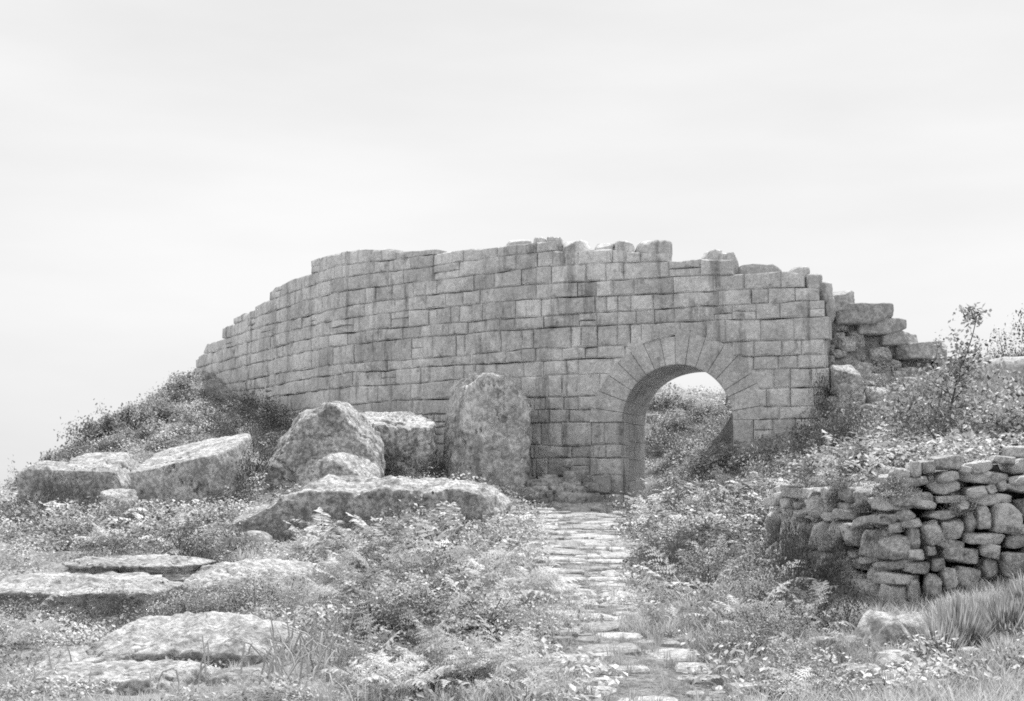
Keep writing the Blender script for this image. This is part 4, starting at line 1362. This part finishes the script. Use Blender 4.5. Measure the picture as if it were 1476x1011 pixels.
plants([(1275, 33.5, 2.0, 1.3), (1310, 32, 2.2, 1.5), (1350, 33, 2.2, 1.7), (1395, 32.5, 2.0, 1.0), (1440, 31.5, 2.0, 0.9), (1475, 30, 2.0, 0.9), (1330, 29, 2.0, 1.3), (1375, 28, 2.0, 1.3), (1420, 27, 2.0, 1.0), (1465, 26, 2.0, 0.9), (1290, 28.5, 1.8, 1.0), (1250, 33.8, 1.5, 1.0), (1400, 23, 1.4, 0.8), (1450, 22, 1.4, 0.9), (1340, 24, 1.3, 0.7)], 'shrub', 'leafy', 'tall leafy shrub in the dense mass around the sapling', 'shrub', 'tall shrubs around the sapling')
plants([(1462, 36.0, 1.3, 1.2), (1490, 36.0, 1.5, 1.5), (1478, 35.5, 1.2, 1.1)], 'bush', 'dark', 'dark bush rising behind the grey boulder on the skyline', 'bush', 'bushes by the skyline boulder', 1.2)
plants([(950, 44, 1.2, 0.7), (975, 45, 1.3, 0.7), (1005, 46, 1.3, 0.7), (1035, 45, 1.3, 0.7), (960, 42, 0.9, 0.5), (1020, 43.5, 1.1, 0.6), (990, 47, 1.3, 0.6), (1045, 47, 1.3, 0.7), (960, 47, 1.3, 0.7), (985, 43, 1.0, 0.8), (1010, 42.5, 1.0, 0.8), (1035, 42.8, 1.0, 0.9), (955, 44.5, 1.0, 0.8)], 'shrub', 'leafy', 'leafy shrub on the mound seen through the arch', 'shrub', 'shrubs behind the arch')
plants([(975, 41.8, 0.8, 0.8), (965, 43, 0.9, 0.5)], 'bush', 'dark', 'dark bush on the mound seen through the arch', 'bush', 'dark bushes behind the arch')
plants([(1180, 15.2, 0.9, 0.5), (1130, 15.5, 0.9, 0.55), (1150, 14.4, 0.8, 0.5), (1100, 14.8, 0.9, 0.5), (1215, 14.6, 0.7, 0.45), (1095, 16.5, 0.9, 0.6), (1140, 17.2, 0.7, 0.7), (1165, 16.6, 0.6, 0.7), (1120, 18.0, 0.7, 0.9), (1155, 16.9, 0.6, 0.9), (1180, 16.4, 0.55, 0.8), (1205, 16.0, 0.5, 0.7), (1135, 17.6, 0.6, 1.1)], 'bush', 'dark', 'dark bush at the foot of the dry stone wall', 'bush', 'bushes below the dry stone wall', 1.2)
plants([(1370, 13.2, 0.95, 0.6), (1345, 12.9, 0.8, 0.5)], 'grass_tussock', 'tussock', 'big feathery grass tussock beside the pointed rock', 'grass tussock', 'feathery tussocks by the pointed rock')
plants([(1400, 12.9, 0.55, 0.3), (1360, 12.6, 0.45, 0.25)], 'bush', 'broom', 'dark tuft of broom under the feathery grass tussock', 'bush', 'dark tufts under the tussocks')
plants([(1440, 13.6, 0.9, 0.5), (1405, 14.2, 0.8, 0.45), (1470, 14.2, 0.9, 0.5), (1440, 12.4, 0.8, 0.3)], 'grass_tussock', 'tussock', 'pale grass tussock on the slope below the dry stone wall', 'grass tussock', 'tussocks below the dry stone wall')
plants([(330, 16.5, 0.9, 0.5), (370, 16.8, 0.9, 0.5), (290, 16.8, 0.7, 0.4), (60, 16.0, 0.9, 0.5), (110, 15.5, 0.8, 0.4), (180, 16.6, 0.7, 0.4), (30, 17.0, 0.9, 0.4), (400, 17.2, 0.7, 0.35)], 'bush', 'fine', 'dark bush between the rock ledge and the hollow boulder', 'bush', 'bushes between the ledges')
plants([(200, 12.55, 0.5, 0.2), (260, 12.55, 0.45, 0.2), (150, 12.7, 0.4, 0.22), (320, 12.7, 0.4, 0.2)], 'bush', 'fine', 'small dark tuft in the hollow of the foreground boulder', 'bush', 'tufts in the boulder hollow')
plants([(130, 24, 1.2, 0.6), (60, 25, 1.3, 0.6), (100, 23.5, 1.0, 0.5), (150, 23.2, 0.9, 0.5), (20, 24, 1.2, 0.5), (180, 26, 1.1, 0.5), (230, 27, 1.0, 0.45), (40, 27.5, 1.3, 0.7), (100, 27, 1.2, 0.7), (10, 29, 1.3, 0.7), (270, 29, 1.0, 0.4), (210, 29.5, 0.9, 0.4), (300, 27, 0.9, 0.4)], 'bush', 'fine', 'dark bush on the slope below the split boulder', 'bush', 'bushes below the split boulder')
plants([(690, 13.2, 0.7, 0.35), (640, 15.0, 0.8, 0.4), (730, 16.5, 0.8, 0.4), (790, 14.5, 0.6, 0.35), (560, 14.0, 0.6, 0.3), (700, 19, 0.8, 0.4)], 'bush', 'fine', 'low dark bush among the bracken beside the path', 'bush', 'bushes among the bracken')

for k in range(26):
    s = R.uniform(b_from + 3.2, b_to)
    c, t = bankp(s); nrm = np.array((-t[1], t[0])) * -1
    zb = float(H(*(c - nrm * 0.25))); zt = float(H(*(c + nrm * 1.4)))
    f = R.uniform(0.0, 1.0)
    p = c + nrm * (0.02 + 0.2 * f)
    plant('bush', CX + FPX * p[0] / p[1], p[1], R.uniform(0.3, 0.6), R.uniform(0.2, 0.42), R.choice(['fine', 'low', 'fine']), 'small clinging bush rooted in the dry stone wall', 'bush', 'bushes clinging to the dry stone wall', z=zb + (zt - zb) * f - 0.12)

# low pale shrubs that break up the slope
def low_shrubs(n, box, dr, label, group, wr=(0.5, 1.1), hr=(0.25, 0.55)):
    c_ = 0
    for k in range(n * 40):
        if c_ >= n: break
        d = R.uniform(*dr); px = R.uniform(box[0], box[2])
        x = (px - CX) / FPX * d
        X, Y = proj((x, d, float(H(x, d))))
        if not (box[1] < Y < box[3]): continue
        if not clear_of(np.array([x]), np.array([d]), 0.15)[0] or path_dist(np.array([x]), np.array([d]))[0] < np.interp(d, [14, 22, 26], [1.1, 1.4, 1.9]): continue
        f_ = 1.6; w = R.uniform(*wr) * f_
        plant('shrub' if k % 3 else 'bush', px, d, w, R.uniform(*hr) * f_, ('low' if d > 17 else 'near') if k % 3 else 'fine', label if k % 3 else label.replace('pale', 'dark').replace('shrub', 'bush'), 'shrub' if k % 3 else 'bush', group if k % 3 else group.replace('shrubs', 'bushes'))
        c_ += 1


low_shrubs(26, (530, 760, 770, 1000), (11.5, 30), 'low pale shrub rising from the bracken beside the path', 'low shrubs in the bracken')
low_shrubs(20, (900, 690, 1110, 900), (15, 34), 'low pale shrub on the slope between path and dry stone wall', 'low shrubs between path and dry stone wall')
low_shrubs(14, (920, 880, 1200, 1011), (11, 15), 'low pale shrub in the herbs at the near end of the path', 'low shrubs by the near path', (0.3, 0.7), (0.15, 0.32))
low_shrubs(22, (0, 740, 330, 830), (19, 32), 'low pale shrub between the split boulder and the rock ledges', 'low shrubs above the ledges')
low_shrubs(9, (0, 860, 480, 930), (14, 17.5), 'low pale shrub in the hollow ground behind the foreground boulder', 'low shrubs behind the foreground boulder', (0.4, 0.8), (0.2, 0.35))
low_shrubs(24, (925, 640, 1185, 735), (29, 36.6), 'low pale shrub on the shaded ground before the arch', 'low shrubs before the arch', (0.5, 1.0), (0.3, 0.6))
low_shrubs(26, (1150, 560, 1476, 690), (19, 36), 'low pale shrub on the bank around the slender sapling', 'low shrubs on the bank', (0.8, 1.5), (0.4, 0.9))
low_shrubs(16, (1090, 640, 1476, 720), (17.5, 24), 'low pale shrub on top of the dry stone wall', 'low shrubs on the dry stone wall', (0.4, 0.8), (0.15, 0.3))

# dry stalks in the left foreground
parts = []
rows = []
for k in range(170):
    px = R.uniform(395, 540) if R.random() < 0.7 else R.uniform(40, 640); d = R.uniform(11.2, 13.0)
    x = (px - CX) / FPX * d; z = float(H(x, d))
    a = R.uniform(0, 6.28); L = R.uniform(0.15, 0.5); le = R.uniform(0.1, 0.9)
    p2 = np.array((x + math.cos(a) * L * le, d + math.sin(a) * L * le, z + L * (1 - 0.5 * le)))
    mid = (np.array((x, d, z)) + p2) / 2 + np.array((0, 0, 0.06))
    parts.append(tube_between([(x, d, z - 0.02), mid, p2], [0.009, 0.008, 0.005], 4))
V, T = merge(parts)
o = obj_np('dry_stalks', V, T, M_DRYSTEM, None, tone=np.clip(NR.normal(0.6, 0.2, len(V)), 0, 1), origin=np.zeros(3))
tag(o, 'pale dry stalks standing in the foreground beside the hollow boulder', 'stalks', kind='stuff')


# saplings
def sapling(px, d, py_base, py_top, lean, label, leaves, leaf, nb=9, spread=0.5, r0=0.03, name='sapling', low=0.25):
    b = at(px, py_base, d); t = at(px + lean, py_top, d)
    root = empty(name, b)
    tag(root, label, 'tree')
    h = t[2] - b[2]
    pts = []
    for k in range(8):
        f = k / 7
        pts.append(np.array((b[0] + (t[0] - b[0]) * f + 0.05 * math.sin(f * 7 + px), d + 0.1 * math.sin(f * 5), b[2] - 0.1 + (h + 0.1) * f)))
    V, T = tube_between(pts, [r0 * (1 - 0.85 * k / 7) for k in range(8)], 6)
    parts = [(V, T)]
    tips = []
    for k in range(nb):
        f = R.uniform(low, 0.98)
        p = np.array([np.interp(f, np.linspace(0, 1, 8), [q[j] for q in pts]) for j in range(3)])
        a = R.uniform(0, 6.28); L = spread * R.uniform(0.4, 1.0) * (1.15 - f)
        q = p + np.array((math.cos(a) * L, math.sin(a) * L, L * R.uniform(0.7, 1.6)))
        m = (p + q) / 2 + np.array((math.cos(a) * L * 0.12, math.sin(a) * L * 0.12, -L * 0.05))
        parts.append(tube_between([p, m, q], [r0 * 0.4 * (1.1 - f), r0 * 0.28 * (1.1 - f), 0.003], 4))
        tips += [m, q, q, (m + q) / 2]
    tips += [pts[-1], pts[-1], pts[-2]]
    V, T = merge(parts)
    obj_np('trunk', V, T, M_STEM, root)
    V, T, tn = [], [], []
    for k in range(leaves):
        c = R.choice(tips) + np.array((R.gauss(0, 0.08), R.gauss(0, 0.08), R.gauss(0, 0.09)))
        L = leaf * R.uniform(0.6, 1.3)
        v = np.array([(0, 0, 0), (L * 0.5, L * 0.3, 0), (L, 0, -0.05 * L), (L * 0.5, -L * 0.3, 0)])
        v = rot_any(v, R.uniform(-1, 1), R.uniform(-1, 1), R.uniform(0, 6.28)) + c
        bb = len(V); V += list(v); T += [(bb, bb + 1, bb + 2), (bb, bb + 2, bb + 3)]; tn += [R.random()] * 4
    obj_np('crown', V, T, M_SHRUB, root, smooth=False, tone=tn)


sapling(1352, 27.0, 690, 450, 52, 'slender sapling with sparse leaves standing above the dry stone wall', 900, 0.10, nb=26, spread=0.95, r0=0.035, low=0.45)
sapling(1345, 27.6, 690, 560, 8, 'short leafy sapling beside the slender sparse sapling', 420, 0.085, nb=14, spread=0.8, r0=0.03)
sapling(1345, 33.5, 620, 490, 4, 'thin young tree just below the lowest stepped block', 160, 0.08, nb=9, spread=0.5, r0=0.02)
sapling(155, 46.0, 640, 583, -8, 'thin twig tree sticking up from the skyline shrubs', 60, 0.09, nb=5, spread=0.6, r0=0.015)
sapling(112, 44.0, 660, 612, -6, 'short twig tree in the skyline shrubs above the half buried boulder', 60, 0.09, nb=5, spread=0.5, r0=0.012)
sapling(30, 40.0, 722, 672, -6, 'bare twiggy sapling at the low end of the crest', 25, 0.08, nb=8, spread=0.7, r0=0.012)
sapling(1450, 36.5, 540, 478, -10, 'twiggy young tree rising from the skyline bush', 130, 0.09, nb=9, spread=0.7, r0=0.02)


# ------------------------------------------------------------------ labels that say which one
LAND = [('the domed boulder', 465, 35.0), ('the upright boulder', 703, 38.2), ('the dark cracked boulder', 566, 37.4), ('the split boulder wedge', 278, 33.0), ('the flat topped boulder half', 150, 33.4),
        ('the half buried boulder', 80, 33.8), ('the whaleback rock', 530, 27.0), ('the small pale edged boulder', 360, 23.2), ('the layered ledge', 110, 18.2), ('the upper rock shelf', 193, 19.6),
        ('the sloping rock sheet', 380, 19.3), ('the hollow boulder', 293, 13.5), ('the flat pale slab', 170, 11.9), ('the pointed rock', 1275, 13.4), ('the broad pale rock', 1267, 12.0),
        ('the smooth pale boulder', 1216, 33.0), ('the skyline boulder', 1466, 34.5), ('the tumbled squared block', 1219, 36.1), ('the threshold stone', 834, 35.4), ('the slender sapling', 1352, 27.0),
        ('the arch jamb', 897, 38.2), ('the lowest stepped block', 1374, 39.0), ('the dry stone corner', 1275, 15.7), ('the twig tree', 155, 46.0), ('the bare twiggy sapling', 30, 40.0),
        ('the receding wall end', 300, 55.0), ('the small round stone', 365, 37.5), ('the dry stone wall end', 1118, 18.6)]
LAND = [(n_, (p_ - CX) / FPX * d_, d_) for n_, p_, d_ in LAND]
RANK = ['nearest', 'second nearest', 'third nearest', 'fourth nearest', 'fifth nearest', 'sixth nearest']
NOUN = ('shrub', 'bush', 'tussock', 'broom')
bins = {}
count = {}
for o in scn.objects:
    if o.parent is None and 'group' in o: count[o['label']] = count.get(o['label'], 0) + 1
for o in list(scn.objects):
    if o.parent is not None or 'group' not in o or o.type != 'EMPTY' or count[o['label']] < 2: continue
    wds = o['label'].split()
    cut = next((k for k, w_ in enumerate(wds) if w_ in NOUN), None)
    if cut is None: continue
    head = ' '.join(wds[:cut + 1])
    dist, nm = min((math.hypot(o.location.x - lx, o.location.y - ly), n_) for n_, lx, ly in LAND)
    bins.setdefault((head, nm), []).append((dist, o))
for (head, nm), lst in bins.items():
    lst.sort(key=lambda t: t[0])
    for k, (dist, o) in enumerate(lst):
        if len(lst) == 1: o['label'] = head + ' growing by ' + nm
        elif k < len(RANK): o['label'] = head + ' growing ' + RANK[k] + ' to ' + nm
        else: o['label'] = head + ' growing farther off beyond six others from ' + nm; o['group'] = 'plants like the ' + head + ' farther from ' + nm
# stones: by size, shape and what they lie by
for o in list(scn.objects):
    if o.parent is not None or 'group' not in o or o.type != 'MESH' or o.get('category') != 'stone': continue
    dx, dy, dz = o.dimensions
    L = max(dx, dy, dz)
    size = 'large' if L > 0.62 else 'middling' if L > 0.4 else 'small'
    form = 'flat' if dz < 0.42 * max(dx, dy) else 'long' if max(dx, dy) > 1.45 * min(dx, dy) else 'blocky'
    near_ = sorted((math.hypot(o.location.x - lx, o.location.y - ly), n_) for n_, lx, ly in LAND)[0][1]
    place = {'stones of the heap beside the arch': 'in the heap', 'rubble on the bank at the broken wall end': 'in the rubble bank', 'stones on the mound behind the arch': 'on the mound behind the arch', 'stones fallen from the dry stone wall': 'fallen in the grass'}.get(o['group'])
    if place is None: continue
    o['label'] = size + ' ' + form + ' loose stone ' + place + ' by ' + near_
